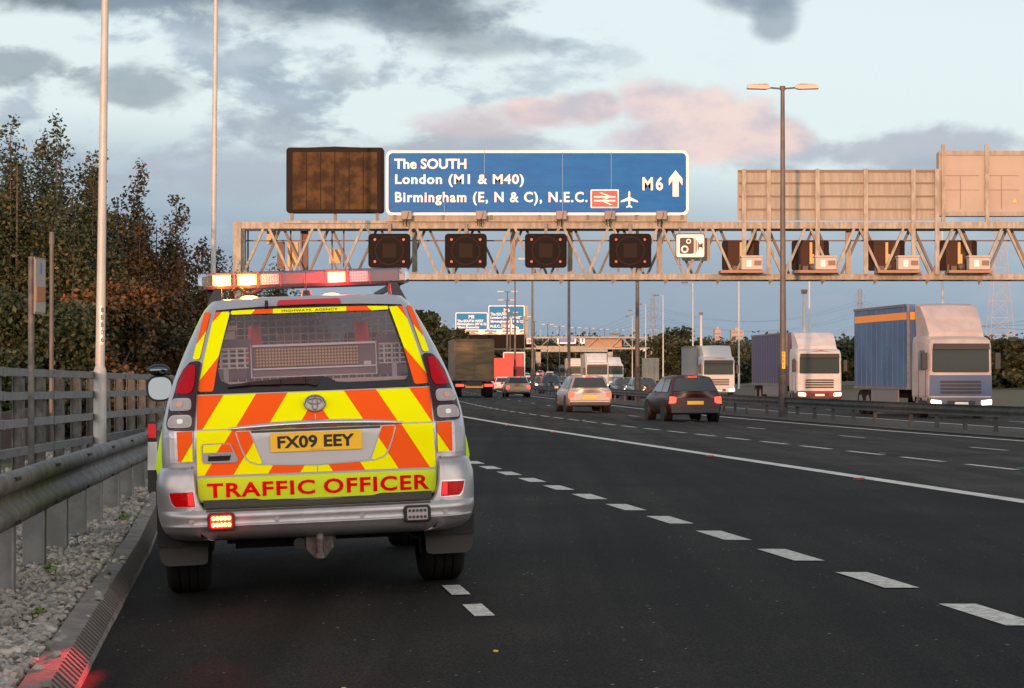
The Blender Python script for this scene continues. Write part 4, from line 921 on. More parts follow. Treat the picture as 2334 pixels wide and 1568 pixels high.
def wires():
    lines = [(pa[i], pb[i]) for i in range(6)] + [(pb[i], (W(2700, 700 + 40 * i, 900)[0], 900, W(0, 640 + 45 * (i // 2), 900)[1])) for i in range(6)] + [(pa[i], (W(980, 830 + 10 * i, 2200)[0], 2200, W(0, 815 + 6 * i, 2200)[1])) for i in range(6)]
    for i, (p, q) in enumerate(lines):
        b = MB(); n = 12; pts = [(p[0] + (q[0] - p[0]) * k / n, p[1] + (q[1] - p[1]) * k / n, p[2] + (q[2] - p[2]) * k / n - 9 * 4 * (k / n) * (1 - k / n)) for k in range(n + 1)]
        b.tube(pts, .045, 4); o = b.build("power_line", M_py); tag(o, "thin power line sagging between distant pylons", "power line", "power lines between the pylons")
wires()

# ------------------------------------------------------------------ traffic
def smooth_poly2(pts, r=.012, n=3):
    out = []; N = len(pts)
    for i in range(N):
        p0, p, p1 = Vector(pts[i - 1]), Vector(pts[i]), Vector(pts[(i + 1) % N]); a = (p0 - p); b = (p1 - p); d = min(r, a.length * .45, b.length * .45); A, B_ = p + a.normalized() * d, p + b.normalized() * d
        for k in range(n + 1): t = k / n; q = A * (1 - t) ** 2 + p * 2 * t * (1 - t) + B_ * t * t; out.append((q.x, q.y))
    return out
M_glassd = mat("dark_glass", (.03, .04, .045), .12, spec=.6)
def wheel_pair(t, x, y, r=.33, w=.22, n=16):
    for s in (-1, 1):
        b = MB(); b.cyl((s * (x - w), y, r), (s * x, y, r), r, n=n); o = b.build("wheel", M_rubber, t); b = MB(); b.cyl((s * x, y, r), (s * (x + .01), y, r), r * .6, n=n); b.build("rim", M_galv, o)
def loft(b, secs, m=0, smooth=True):      # secs: list of (y, [(x,z)...]) closed half sections mirrored
    n = len(secs[0][1]); vs = [(x, y, z) for y, s in secs for x, z in s]
    fs = [(j * n + i, j * n + (i + 1) % n, (j + 1) * n + (i + 1) % n, (j + 1) * n + i) for j in range(len(secs) - 1) for i in range(n)]
    b.add(vs, fs, m, smooth); b.add([vs[i] for i in range(n)], [tuple(range(n - 1, -1, -1))], m); b.add([vs[-n + i] for i in range(n)], [tuple(range(n))], m)
def mir(h): return h + [(-x, z) for x, z in h[::-1]]
def car(label, loc, rz, paint, away, kind="hatchback", lights=True, parts=True, group="cars in traffic"):
    """origin on the ground at the rear (away) or front end; body extends +y."""
    t = thing("car", label, "car", loc, rz, group); hh = {"hatchback": 1.45, "suv": 1.66, "van": 1.95, "estate": 1.44}[kind]; W2 = .87
    L = 4.3; belt = .90 if kind != "van" else 1.05; belt += .06 if kind == "suv" else 0
    def sec(w, zb, zt): return mir([(0, zb), (w * .86, zb), (w * .965, zb + .07), (w, .52), (w * .995, .66), (w * .965, zt - .05), (w * .90, zt), (0, zt + .015)])
    b = MB()
    if away: rows = ((0.0, .34, belt - .16, .90), (.05, .30, belt - .03, .955), (.16, .26, belt, .985), (.6, .22, belt + .015, 1), (2.2, .22, belt, 1), (3.3, .22, belt - .03, .99), (4.0, .26, belt - .16, .94), (4.25, .30, belt - .3, .84))
    else: rows = ((0.0, .30, .60, .84), (.06, .26, .68, .92), (.30, .22, .76, .97), (.7, .22, .84, .99), (1.1, .22, belt - .02, 1), (2.2, .22, belt, 1), (3.7, .22, belt + .01, .99), (4.25, .30, belt - .1, .92))
    loft(b, [(y, sec(W2 * wf, zb, zt)) for y, zb, zt, wf in rows]); b.build("body", paint, t)
    y0, y1, y2, y3 = {"hatchback": (.10, .48, 2.3, 3.15), "estate": (.10, .36, 2.3, 3.15), "suv": (.07, .28, 2.5, 3.2), "van": (.04, .10, 3.1, 3.7)}[kind]
    if not away: y0, y1, y2, y3 = L - y3, L - y2, L - y1, L - y0
    wt, wb = .60, .79; g = MB()
    def roofsec(zt, w): return mir([(0, belt - .06), (wb, belt - .06), (wb - .01, belt), (w + .02, zt - .09), (w - .04, zt - .02), (w - .16, zt), (0, zt + .012)])
    low = mir([(0, belt - .06), (wb, belt - .06), (wb - .01, belt - .02), (wb - .02, belt - .01), (wb - .05, belt), (wb - .1, belt + .004), (0, belt + .008)])
    loft(g, [(y0, low), (y1, roofsec(hh - .035, wt)), ((y1 + y2) / 2, roofsec(hh, wt + .02)), (y2, roofsec(hh - .03, wt)), (y3, low)]); g.build("cabin", paint, t)
    def scr(ya, yb, nm, k):      # sloped end screen
        q = MB(); f0, f1 = .10, .86; za, zb_ = belt, hh - .035; pts = []
        for f, w in ((f0, wb - .10), (f1, wt - .07)): pts += [(-w, ya + (yb - ya) * f + k, za + (zb_ - za) * f + .012), (w, ya + (yb - ya) * f + k, za + (zb_ - za) * f + .012)]
        q.add([pts[0], pts[1], pts[3], pts[2]], [(0, 1, 2, 3)]); q.build(nm, M_glassd, t)
    scr(y0, y1, "rear_screen" if away else "windscreen", -.022); scr(y3, y2, "windscreen" if away else "rear_screen", .022)
    for s_ in (-1, 1):
        q = MB(); z0_, z1_ = belt + .03, hh - .12; ym = (y1 + y2) / 2; f = lambda y, z: (s_ * (wb + .012 - (wb - wt - .02) * (z - belt) / (hh - .09 - belt)), y, z)
        for a_, c_, d_, e_ in ((y0 + .34, ym - .04, ym - .04, y1 + .06), (ym + .04, y3 - .42, y2 - .06, ym + .04)): q.add([f(a_, z0_), f(c_, z0_), f(d_, z1_), f(e_, z1_)], [(0, 1, 2, 3)])
        q.build("side_window", M_glassd, t)
    for yw in ((.82, 3.42) if away else (.85, 3.45)):
        for s_ in (-1, 1):
            q = MB(); q.cyl((s_ * .60, yw, .315), (s_ * .845, yw, .315), .315, n=20); w_ = q.build("wheel", M_rubber, t); q = MB(); q.cyl((s_ * .84, yw, .315), (s_ * .85, yw, .315), .20, n=14); q.build("rim", M_galvdark, w_)
            q = MB(); q.cyl((s_ * .80, yw, .33), (s_ * .878, yw, .33), .36, n=20); q.build("wheel_arch", M_black, t)
    for s_ in (-1, 1):
        q = MB()
        if away: q.prism(smooth_poly2([(s_ * .80, belt - .10), (s_ * .60, belt - .13), (s_ * .62, belt - .30), (s_ * .83, belt - .33)], .03), .10, -.012); q.build("tail_lamp", L_red if lights else M_signred, t)
        else: q.prism(smooth_poly2([(s_ * .76, .66), (s_ * .48, .63), (s_ * .50, .53), (s_ * .78, .54)], .03), .12, -.01); q.build("headlamp", L_white if lights else M_white, t)
        q = MB(); q.box((s_ * .93, 2.85 if away else 1.45, belt + .06), (.17, .09, .12)); q.build("mirror", paint, t, bevel=.02)
    q = MB(); q.box((0, -.012, .60 if away else .40), (.52, .02, .11)); q.build("number_plate", mat("plate_yellow") if away else M_white, t)
    q = MB(); q.box((0, .06, .34), (1.52, .16, .15)); 
    if not away: q.box((0, .0, .58), (.7, .03, .09))
    q.build("lower_trim", M_black, t, bevel=.03)
    if away:
        q = MB(); q.box((0, y1 - .05, hh - .055), (.26, .03, .018)); q.build("brake_light", L_red if lights else M_signred, t)
        q = MB(); q.box((0, .0, .47), (1.60, .02, .012)); q.box((0, -.002, .72), (.60, .02, .010)); q.build("shut_line", M_black, t)
    return t
def lorry(label, loc, rz, cabm, boxm, boxL, H, W_=2.5, stripe=None, low=None, lit=True, group="oncoming lorries", wind=True, gap=.5, mark=None, lowcab=None):
    """oncoming lorry: origin on the ground at the cab front, body along +y"""
    t = thing("lorry", label, "lorry", loc, rz, group); w = W_ / 2; cz = H - .35
    b = MB(); secs = []
    for y, zt, wf in ((.02, 2.86, .93), (.10, 2.95, .975), (.42, 3.05, 1), (1.0, 3.12, 1), (2.0, 3.12, .99), (2.15, 3.1, .98)):
        x = w * wf; secs.append((y, mir([(0, .62), (x * .96, .62), (x, .85), (x, 1.7), (x * .985, zt - .25), (x * .95, zt - .05), (x * .85, zt), (0, zt + .02)])))
    loft(b, secs, smooth=False); cb = b.build("cab", cabm, t)
    b = MB(); dz = H - 3.15; secs = [(y, mir([(0, 3.05), (w * .86, 3.05), (w * k, 3.1 + dz * f), (w * k * .88, 3.15 + dz * f), (0, 3.17 + dz * f)])) for y, f, k in ((.55, .06, .84), (1.0, .55, .86), (1.5, .92, .88), (2.1, 1.0, .90))]; loft(b, secs, smooth=False); b.build("wind_deflector", cabm, cb)
    gl = MB(); gl.prism(smooth_poly2([(-w * .88, 1.72), (w * .88, 1.72), (w * .87, 2.62), (-w * .87, 2.62)], .08)[::-1], .04, .006); gl.build("windscreen", mat("lorry_glass", (.03, .045, .045), .15, spec=.5), t)
    for s_ in (-1, 1): gl = MB(); gl.add([(s_ * (w + .008), .42, 1.80), (s_ * (w + .008), 1.15, 1.80), (s_ * (w * .985 + .008), 1.15, 2.55), (s_ * (w * .985 + .008), .50, 2.55)], [(0, 1, 2, 3)]); gl.build("side_window", mat("lorry_glass"), t)
    vz = MB(); vz.prism([(-w * .86, 2.58), (w * .86, 2.58), (w * .84, 2.80), (-w * .84, 2.80)][::-1], .02, -.16); vz.build("sun_visor", M_black, t)
    if mark: mk = MB(); mk.prism([(-w * .5, 2.90), (w * .1, 2.93), (w * .5, 2.90), (w * .1, 2.99)][::-1], .085, .05); mk.build("roof_marking", mark, t)
    if lowcab: mk = MB(); mk.prism([(-w * .96, .84), (w * .96, .84), (w * .96, 1.62), (-w * .96, 1.62)][::-1], .03, .012); mk.build("lower_panel", lowcab, t)
    gr = MB(); 
    for k in range(4): gr.box((0, -.0, .98 + k * .13), (W_ * .62, .06, .075))
    gr.build("grille", M_black, t)
    wp = MB(); wp.bar((-.5, -.0, 1.74), (.1, -.0, 1.95), .02, .02); wp.bar((.2, -.0, 1.74), (.8, -.0, 1.95), .02, .02); wp.build("wiper", M_black, t)
    bp = MB(); bp.box((0, .12, .60), (W_ * .985, .34, .36)); bp.build("bumper", low or cabm, t, bevel=.05)
    bp = MB(); bp.box((0, -.06, .58), (W_ * .42, .03, .16)); bp.box((0, -.06, .40), (W_ * .9, .05, .08)); bp.build("air_intake", M_black, t)
    bp = MB(); bp.box((0, -.085, .56), (.52, .02, .11)); bp.build("number_plate", M_white, t)
    for s in (-1, 1):
        b = MB(); b.prism(smooth_poly2([(s * w * .62, .50), (s * w * .93, .52), (s * w * .93, .70), (s * w * .62, .66)], .03), .0, -.075); b.build("headlamp", L_white if lit else M_white, t)
        b = MB(); b.box((s * (w + .16), -.02, 2.15), (.2, .16, .62)); b.bar((s * w, .12, 2.4), (s * (w + .16), -.0, 2.4), .03, .03); b.build("mirror", M_black, t, bevel=.03)
        b = MB(); b.box((s * (w + .004), .75, .50), (.04, .9, .34)); b.box((s * (w + .006), 1.25, 1.6), (.012, .02, 1.8)); b.box((s * (w + .006), .34, 1.5), (.012, .02, 1.4)); b.build("door_seam", M_black, t)
    x0 = MB(); x0.box((0, 2.2 + gap + boxL / 2, (H + 1.05) / 2), (W_, boxL, H - 1.05)); bo = x0.build("box_body", boxm, t)
    tr = MB(); 
    for yq in np.arange(2.2 + gap + .5, 2.2 + gap + boxL, .75): tr.box((-w - .004, yq, 1.25), (.015, .05, .34)); tr.box((-w - .004, yq, (H + 1.1) / 2), (.008, .03, H - 1.3))
    for zz in (H - .04, 1.1):
        for s in (-1, 1): tr.box((s * (w + .01), 2.2 + gap + boxL / 2, zz), (.05, boxL + .02, .1))
    for s in (-1, 1): tr.box((s * (w - .04), 2.2 + gap - .012, (H + 1.05) / 2), (.1, .03, H - 1.1))
    tr.build("box_trim", M_galv, bo)
    if stripe:
        st = MB(); st.box((-w - .006, 2.2 + gap + boxL / 2, H - .45), (.012, boxL * .97, .28)); st.box((0, 2.2 + gap - .01, H - .45), (W_ * .9, .02, .28)); st.build("stripe", stripe, bo)
    ch = MB(); ch.box((0, 2.2 + gap + boxL / 2, .85), (1.0, boxL + 2, .3)); ch.build("chassis", M_black, t)
    sk = MB(); sk.box((-w + .03, 2.5 + gap + boxL * .38, .78), (.05, boxL * .5, .55)); sk.build("side_skirt", mat("skirt_grey", (.16, .16, .17), .6), t)
    for y in (1.35, 2.2 + gap + boxL * .74, 2.2 + gap + boxL * .88): wheel_pair(t, w - .02, y, .5, .3)
    return t
P_white = mat("white_lorry", (.52, .51, .50), .5, var=.12, vs=2); P_cream = mat("cream_lorry", (.60, .50, .40), .5); P_grey = mat("grey_lorry_box", (.22, .23, .24), .5); P_blue = mat("blue_lorry_box", (.035, .085, .20), .4, color2=(.05, .12, .26), vs=.6)
P_purple = mat("purple_trailer", (.045, .04, .11), .5); P_maroon = mat("maroon_bumper", (.20, .015, .02), .45); P_pale = mat("pale_pink_cab", (.40, .35, .34), .5, var=.15, vs=1.5)
def head(Z, d=3.0): return math.atan((R(Z + d) - R(Z - d)) / (2 * d))
def put(Z, px): x = at_px(px, Z); return (x, Z, GX(x, Z))
lorry("big blue box lorry with an orange stripe and pale cab, nearest at the right", put(82, 2190), -head(82), P_pale, P_blue, 7.6, 4.35, stripe=mat("orange_stripe", (.85, .30, .02), .4), low=mat("slate_bumper", (.10, .10, .12), .6), lowcab=mat("steel_blue_panel", (.05, .09, .18), .5))
lorry("white-cabbed lorry with dark purple trailer and maroon bumper behind the near twin-arm column", put(119, 1868), -head(119), P_white, P_purple, 10.5, 4.0, low=P_maroon, gap=.8, mark=P_maroon)
lorry("grey-white lorry with lit headlamps left of the purple trailer", put(163, 1638), -head(163), mat("dusty_white_cab", (.42, .42, .41), .5), P_grey, 8.5, 3.9, mark=M_red)
lorry("white lorry cab in the oncoming queue, second from the left", put(232, 1361), -head(232) * .3, P_white, P_white, 9, 4.0)
lorry("cream lorry in the oncoming queue, leftmost of the white lorries", put(305, 1312), -head(305) * .2, P_cream, P_cream, 8, 3.9)
lorry("white lorry half hidden behind the central white cab", put(275, 1400), -head(275) + .15, P_white, P_white, 8, 3.9, lit=False)
onc = [(1258, 188, "suv", "dark oncoming car with bright headlamps left of the white lorries"), (1320, 172, "suv", "dark oncoming car in front of the white lorry cab"), (1236, 240, "hatchback", "small dark oncoming car with headlamps, leftmost of the queue"), (1283, 255, "hatchback", "small dark oncoming car in the middle of the queue"), (1433, 150, "hatchback", "dark oncoming car with headlamps between the lorries"), (1477, 135, "hatchback", "dark oncoming car with headlamps left of the dark hatchback"), (1222, 290, "hatchback", "distant oncoming car near the twin-arm columns")]
P_dark = mat("dark_car_paint", (.025, .028, .03), .3, coat=.5)
for px, Z, kd, lb in onc: car(lb, put(Z, px), -head(Z), P_dark, False, kd, group="oncoming cars with headlamps lit")
car("white van in the oncoming traffic left of the cream lorry", put(380, 1252), -head(380), P_white, False, "van", lights=False)
P_silv = mat("silver_car_paint", (.38, .33, .30), .35, .4, coat=.3); P_dred = mat("dark_red_car", (.030, .009, .009), .4, coat=.2)
car("pale silver estate car with red tail lamps driving away in the middle lane", put(84, 1345), -head(84), P_silv, True, "estate", group="cars driving away")
car("dark red hatchback with bright tail lamps driving away, nearest to the patrol vehicle", put(68, 1585), -head(68), P_dred, True, "hatchback", group="cars driving away")
car("pale car with red tail lamps just right of the curtain-sided lorry", put(150, 1181), -head(150), mat("pale_car", (.5, .36, .28), .35), True, "estate", group="cars driving away")
car("small white car seen left of the red trailer", put(205, 1147), -head(205), P_white, True, "hatchback", group="cars driving away")
car("small pale car on the rising road left of the white van", put(430, 1198), -head(430), P_white, True, "hatchback", group="cars driving away"); car("small orange-lit car on the rising road above the white van", put(520, 1230), -head(520), P_silv, True, "hatchback", group="cars driving away")
def lorry_rear(label, px, Z, w, H, m, trim, plate=True, L=10, grp="lorries driving away"):
    x, y, g = put(Z, px); t = thing("lorry", label, "lorry", (x, y, g), -head(Z), grp); b = MB(); b.box((0, L / 2, (H + 1.1) / 2), (w, L, H - 1.1)); b.build("trailer_body", m, t)
    f = MB(); 
    for s in (-1, 1): f.box((s * (w / 2 - .05), -.02, (H + 1.1) / 2), (.1, .06, H - 1.1))
    f.box((0, -.02, H - .06), (w, .06, .12)); f.box((0, -.02, 1.15), (w, .06, .12)); f.box((0, -.02, (H + 1.1) / 2), (.05, .05, H - 1.2)); f.build("door_frame", trim, t)
    f = MB(); f.box((0, .15, .8), (w * .95, .12, .28)); f.build("rear_bar", M_black, t); f = MB(); f.box((0, .05, .72), (w * .45, .05, .2)); f.build("number_plate", mat("amber_plate", (.8, .35, .03), .5), t)
    for s in (-1, 1): f = MB(); f.box((s * w * .36, .07, .78), (.5, .06, .14)); f.build("tail_lamp", L_red, t)
    wheel_pair(t, w / 2 - .05, 1.2, .5, .45); wheel_pair(t, w / 2 - .05, 2.5, .5, .45); wheel_pair(t, w / 2 - .05, L - 1, .5, .3); f = MB(); f.box((0, L / 2, .9), (1, L, .3)); f.build("chassis", M_black, t)
    f = MB(); f.box((0, L + 1.3, 2.0), (2.4, 2.0, 2.9)); f.build("cab", m, t, bevel=.1); return t
lorry_rear("dark gold curtain-sided lorry driving away beside the patrol vehicle", 1081, 140, 2.55, 3.75, mat("gold_curtain", (.16, .095, .035), .55, color2=(.07, .045, .022), vs=1.3, stretch=(.4, 1, 3)), mat("gold_trim", (.10, .07, .04), .5))
lorry_rear("red lorry driving away just right of the gold curtain-sided lorry", 1143, 235, 2.5, 3.4, mat("red_curtain", (.62, .03, .02), .5), M_red, L=9)
lorry_rear("darker red lorry ahead of the red lorry", 1172, 262, 2.6, 4.3, mat("deep_red_curtain", (.36, .02, .025), .5), M_white, L=10)
def studs():
    pr = None
    for i, (u, Z, c) in enumerate([(7.78, Z, 'r') for Z in (18.7, 26.5, 34.5, 42.7, 50.5, 58.5, 74)] + [(11.25, Z, 'g') for Z in (24.5, 30.6, 37, 43.2, 49.5, 58, 67)]):
        t = thing("road_stud", {'r': "red reflective road stud beside the solid white line", 'g': "green reflective road stud beside the short lane dashes"}[c], "road stud", P(u, Z, .0), 0, {'r': "red road studs", 'g': "green road studs"}[c]); b = MB(); b.box((0, 0, .012), (.13, .13, .022), taper=.8); b.build("housing", M_black, t)
        b = MB(); b.box((0, -.067, .012), (.09, .012, .016)); b.build("reflector", mat("stud_red", (.4, .01, .01), .4) if c == 'r' else mat("stud_green", (.01, .10, .05), .4), t)
studs()
#CAR#
# ------------------------------------------------------------------ the patrol vehicle (local: x right, y forward from the bumper, z up)
CAR = thing("patrol_vehicle", "silver patrol vehicle with yellow and orange chevrons and a lit roof light bar", "patrol car", (-1.12, 13.0, .245), rad(7.3))
CAR.rotation_euler = (0, rad(-2.1), rad(7.3))
ZW = [.5, .85, 1.0, 1.1, 1.2, 1.3, 1.45, 1.6, 1.7, 1.76, 1.8]; WW = [.90, .925, .92, .905, .88, .85, .79, .72, .67, .635, .60]
ZY = [.5, .7, 1.0, 1.12, 1.3, 1.5, 1.7, 1.76, 1.8, 1.83]; YY = [.14, .11, .12, .15, .22, .30, .40, .44, .49, .56]
def Sw(z): return float(np.interp(z, ZW, WW))
def S(x, z):
    w = Sw(z); y = float(np.interp(z, ZY, YY)); a = min(abs(x), w); r = .22; y += .04 * (a / w) ** 2
    if a > w - r: t = (a - w + r) / r; y += r * (1 - math.sqrt(max(0, 1 - t * t)))
    return y
def Sb(x, z):
    y = float(np.interp(z, [.37, .385, .42, .455, .467, .475, .53, .548, .56, .7, .79, .81, .835], [.16, .09, .03, .004, -.006, .006, .0, .012, .02, .03, .05, .07, .13]))
    a = abs(x); wb = Bw(z); y += .05 * (min(a, wb) / wb) ** 2; r = .22
    if a > wb - r: t = (min(a, wb) - wb + r) / r; y += r * (1 - math.sqrt(max(0, 1 - t * t)))
    return y
def Bw(z): return float(np.interp(z, [.37, .385, .42, .46, .52, .62, .72, .79, .835], [.84, .875, .915, .935, .95, .955, .955, .935, .89]))
def smooth_poly(pts, r=.012, n=3):
    if r <= 0: return pts
    out = []; N = len(pts)
    for i in range(N):
        p0, p, p1 = Vector(pts[i - 1]), Vector(pts[i]), Vector(pts[(i + 1) % N]); a = (p0 - p); b = (p1 - p); la, lb = a.length, b.length; d = min(r, la * .45, lb * .45)
        A, B_ = p + a / la * d, p + b / lb * d
        for k in range(n + 1): t = k / n; q = A * (1 - t) ** 2 + p * 2 * t * (1 - t) + B_ * t * t; out.append((q.x, q.y))
    return out
def panel(name, polys, m, off=.002, parent=CAR, hole=None, surf=None, thick=0.0, r=.0, step=.03, smooth=True, label=None):
    """shapes given in (x, z) laid on the rear surface, proud of it by off, with optional thickness"""
    surf = surf or S; bm = bmesh.new()
    if polys and not isinstance(polys[0][0], (tuple, list)): polys = [polys]
    for poly in polys:
        if r: poly = smooth_poly(poly, r)
        loops = [poly] + ([hole] if hole else []); es = []
        for lp in loops:
            vs = [bm.verts.new((x, 0, z)) for x, z in lp]; es += [bm.edges.new((vs[i], vs[(i + 1) % len(vs)])) for i in range(len(vs))]
        bmesh.ops.triangle_fill(bm, edges=es, use_beauty=True, use_dissolve=False)
    xs = [v.co.x for v in bm.verts]; zs = [v.co.z for v in bm.verts]
    for k in range(int(math.floor(min(xs) / step)), int(math.ceil(max(xs) / step)) + 1):
        g = bm.verts[:] + bm.edges[:] + bm.faces[:]; bmesh.ops.bisect_plane(bm, geom=g, plane_co=(k * step, 0, 0), plane_no=(1, 0, 0), dist=1e-5)
    for k in range(int(math.floor(min(zs) / step)), int(math.ceil(max(zs) / step)) + 1):
        g = bm.verts[:] + bm.edges[:] + bm.faces[:]; bmesh.ops.bisect_plane(bm, geom=g, plane_co=(0, 0, k * step), plane_no=(0, 0, 1), dist=1e-5)
    for f in bm.faces:
        f.normal_update()
        if f.normal.y > 0: f.normal_flip()
    for v in bm.verts: v.co.y = surf(v.co.x, v.co.z) - off
    if thick:
        ret = bmesh.ops.extrude_face_region(bm, geom=bm.faces[:])   # front copy moves out
        for e in ret['geom']:
            if isinstance(e, bmesh.types.BMVert): e.co.y -= thick
    bmesh.ops.recalc_face_normals(bm, faces=bm.faces[:])
    if not thick:
        for f in bm.faces:
            if f.normal.y > 0: f.normal_flip()
    for f in bm.faces: f.smooth = smooth and not thick
    me = bpy.data.meshes.new(name); bm.to_mesh(me); bm.free(); me.materials.append(m); o = bpy.data.objects.new(name, me); COL.objects.link(o); o.parent = parent
    if label: o['label'] = label
    return o
def clip(poly, hp):           # keep a*x+b*z<=c
    a, b_, c = hp; out = []
    for i in range(len(poly)):
        p, q = poly[i - 1], poly[i]; fp, fq = a * p[0] + b_ * p[1] - c, a * q[0] + b_ * q[1] - c
        if (fp <= 0) != (fq <= 0): t = fp / (fp - fq); out.append((p[0] + t * (q[0] - p[0]), p[1] + t * (q[1] - p[1])))
        if fq <= 0: out.append(q)
    return out
def mirr(p): return [(-x, z) for x, z in p][::-1]
C_silver = mat("car_silver", (.46, .43, .445), .3, .55, coat=.3)
C_lime = mat("livery_lime", (.62, .88, .01), .5, spec=.1)
C_yel = mat("livery_yellow", (1.0, .92, .0), .5, spec=.04); C_org = mat("livery_orange", (1.0, .11, .012), .5, spec=.04)
C_limest = mat("strip_lime", (.66, .80, .03), .5, spec=.04); C_redtxt = mat("text_red", (.78, .003, .003), .5, spec=.04)
C_blk = mat("car_black_trim", (.010, .009, .009), .35); C_chrome = mat("chrome", (.72, .70, .70), .12, 1.0); C_gap = mat("shut_gap", (.006, .005, .005), .8)
C_frit = mat("glass_frit", (.022, .017, .019), .16, spec=.5); C_gtrim = mat("grey_line", (.45, .43, .44), .35, .3)
def glass(name, tint, refl=.12, dust_glow=None):
    m = bpy.data.materials.new(name); m.use_nodes = True; t = NT(m.node_tree); t.n.clear(); o = t.node('ShaderNodeOutputMaterial'); tr = t.node('ShaderNodeBsdfTransparent'); gl = t.node('ShaderNodeBsdfGlossy'); mx = t.node('ShaderNodeMixShader'); lw = t.node('ShaderNodeLayerWeight')
    tr.inputs[0].default_value = (*tint, 1); gl.inputs['Roughness'].default_value = .03; gl.inputs[0].default_value = (.95, .93, .95, 1); lw.inputs[0].default_value = .25
    t.put(mx.inputs[0], t.m('ADD', t.m('MULTIPLY', lw.outputs['Fresnel'], .8), refl)); t.l.new(tr.outputs[0], mx.inputs[1]); t.l.new(gl.outputs[0], mx.inputs[2]); src = mx.outputs[0]
    if dust_glow: df = t.node('ShaderNodeBsdfDiffuse'); df.inputs[0].default_value = (*dust_glow, 1); m2 = t.node('ShaderNodeMixShader'); tc = t.node('ShaderNodeTexCoord'); t.put(m2.inputs[0], t.ss(t.noise(tc.outputs['Object'], 3.5, 5), .3, .7, .05, .10)); t.l.new(src, m2.inputs[1]); t.l.new(df.outputs[0], m2.inputs[2]); src = m2.outputs[0]
    t.l.new(src, o.inputs[0]); return m
C_glass = glass("rear_glass", (.94, .82, .82), .055, (.62, .42, .42)); C_side = glass("side_glass", (.75, .76, .76), .05)  # rear dust film is tinted pink, painting a red glow onto the glass
def lens(name, col, rough=.12, ribs=160, es=0.0, axis='x'):
    m = bpy.data.materials.new(name); m.use_nodes = True; t = NT(m.node_tree); b = t.n['Principled BSDF']; tc = t.node('ShaderNodeTexCoord'); sp = t.node('ShaderNodeSeparateXYZ'); t.put(sp.inputs[0], tc.outputs['Object'])
    w1 = t.m('SINE', t.m('MULTIPLY', sp.outputs[0], ribs * 3.0)); w2 = t.m('SINE', t.m('MULTIPLY', sp.outputs[2], ribs * 3.0)); h = t.m('MULTIPLY', w1, w2)
    t.put(b.inputs['Base Color'], t.mix(t.ss(t.m('ADD', h, t.m('MULTIPLY', t.noise(tc.outputs['Object'], 14, 2), .8)), -.3, 1.2), tuple(c * .62 for c in col), col)); b.inputs['Roughness'].default_value = rough; b.inputs['Specular IOR Level'].default_value = .12
    bn = t.node('ShaderNodeBump'); bn.inputs['Strength'].default_value = .1; bn.inputs['Distance'].default_value = .002; t.put(bn.inputs['Height'], h); t.put(b.inputs['Normal'], bn.outputs[0])
    if es: b.inputs['Emission Color'].default_value = (*col, 1); b.inputs['Emission Strength'].default_value = es
    return m
C_redlens = lens("lamp_red_lens", (.50, .002, .010), ribs=300, es=.07); C_clear = lens("lamp_clear_lens", (.52, .44, .43), ribs=230); C_house = mat("lamp_housing_dark", (.035, .004, .007), .2, spec=.4); C_fog = lens("fog_red_lens", (.55, .003, .004), ribs=110, es=.06)

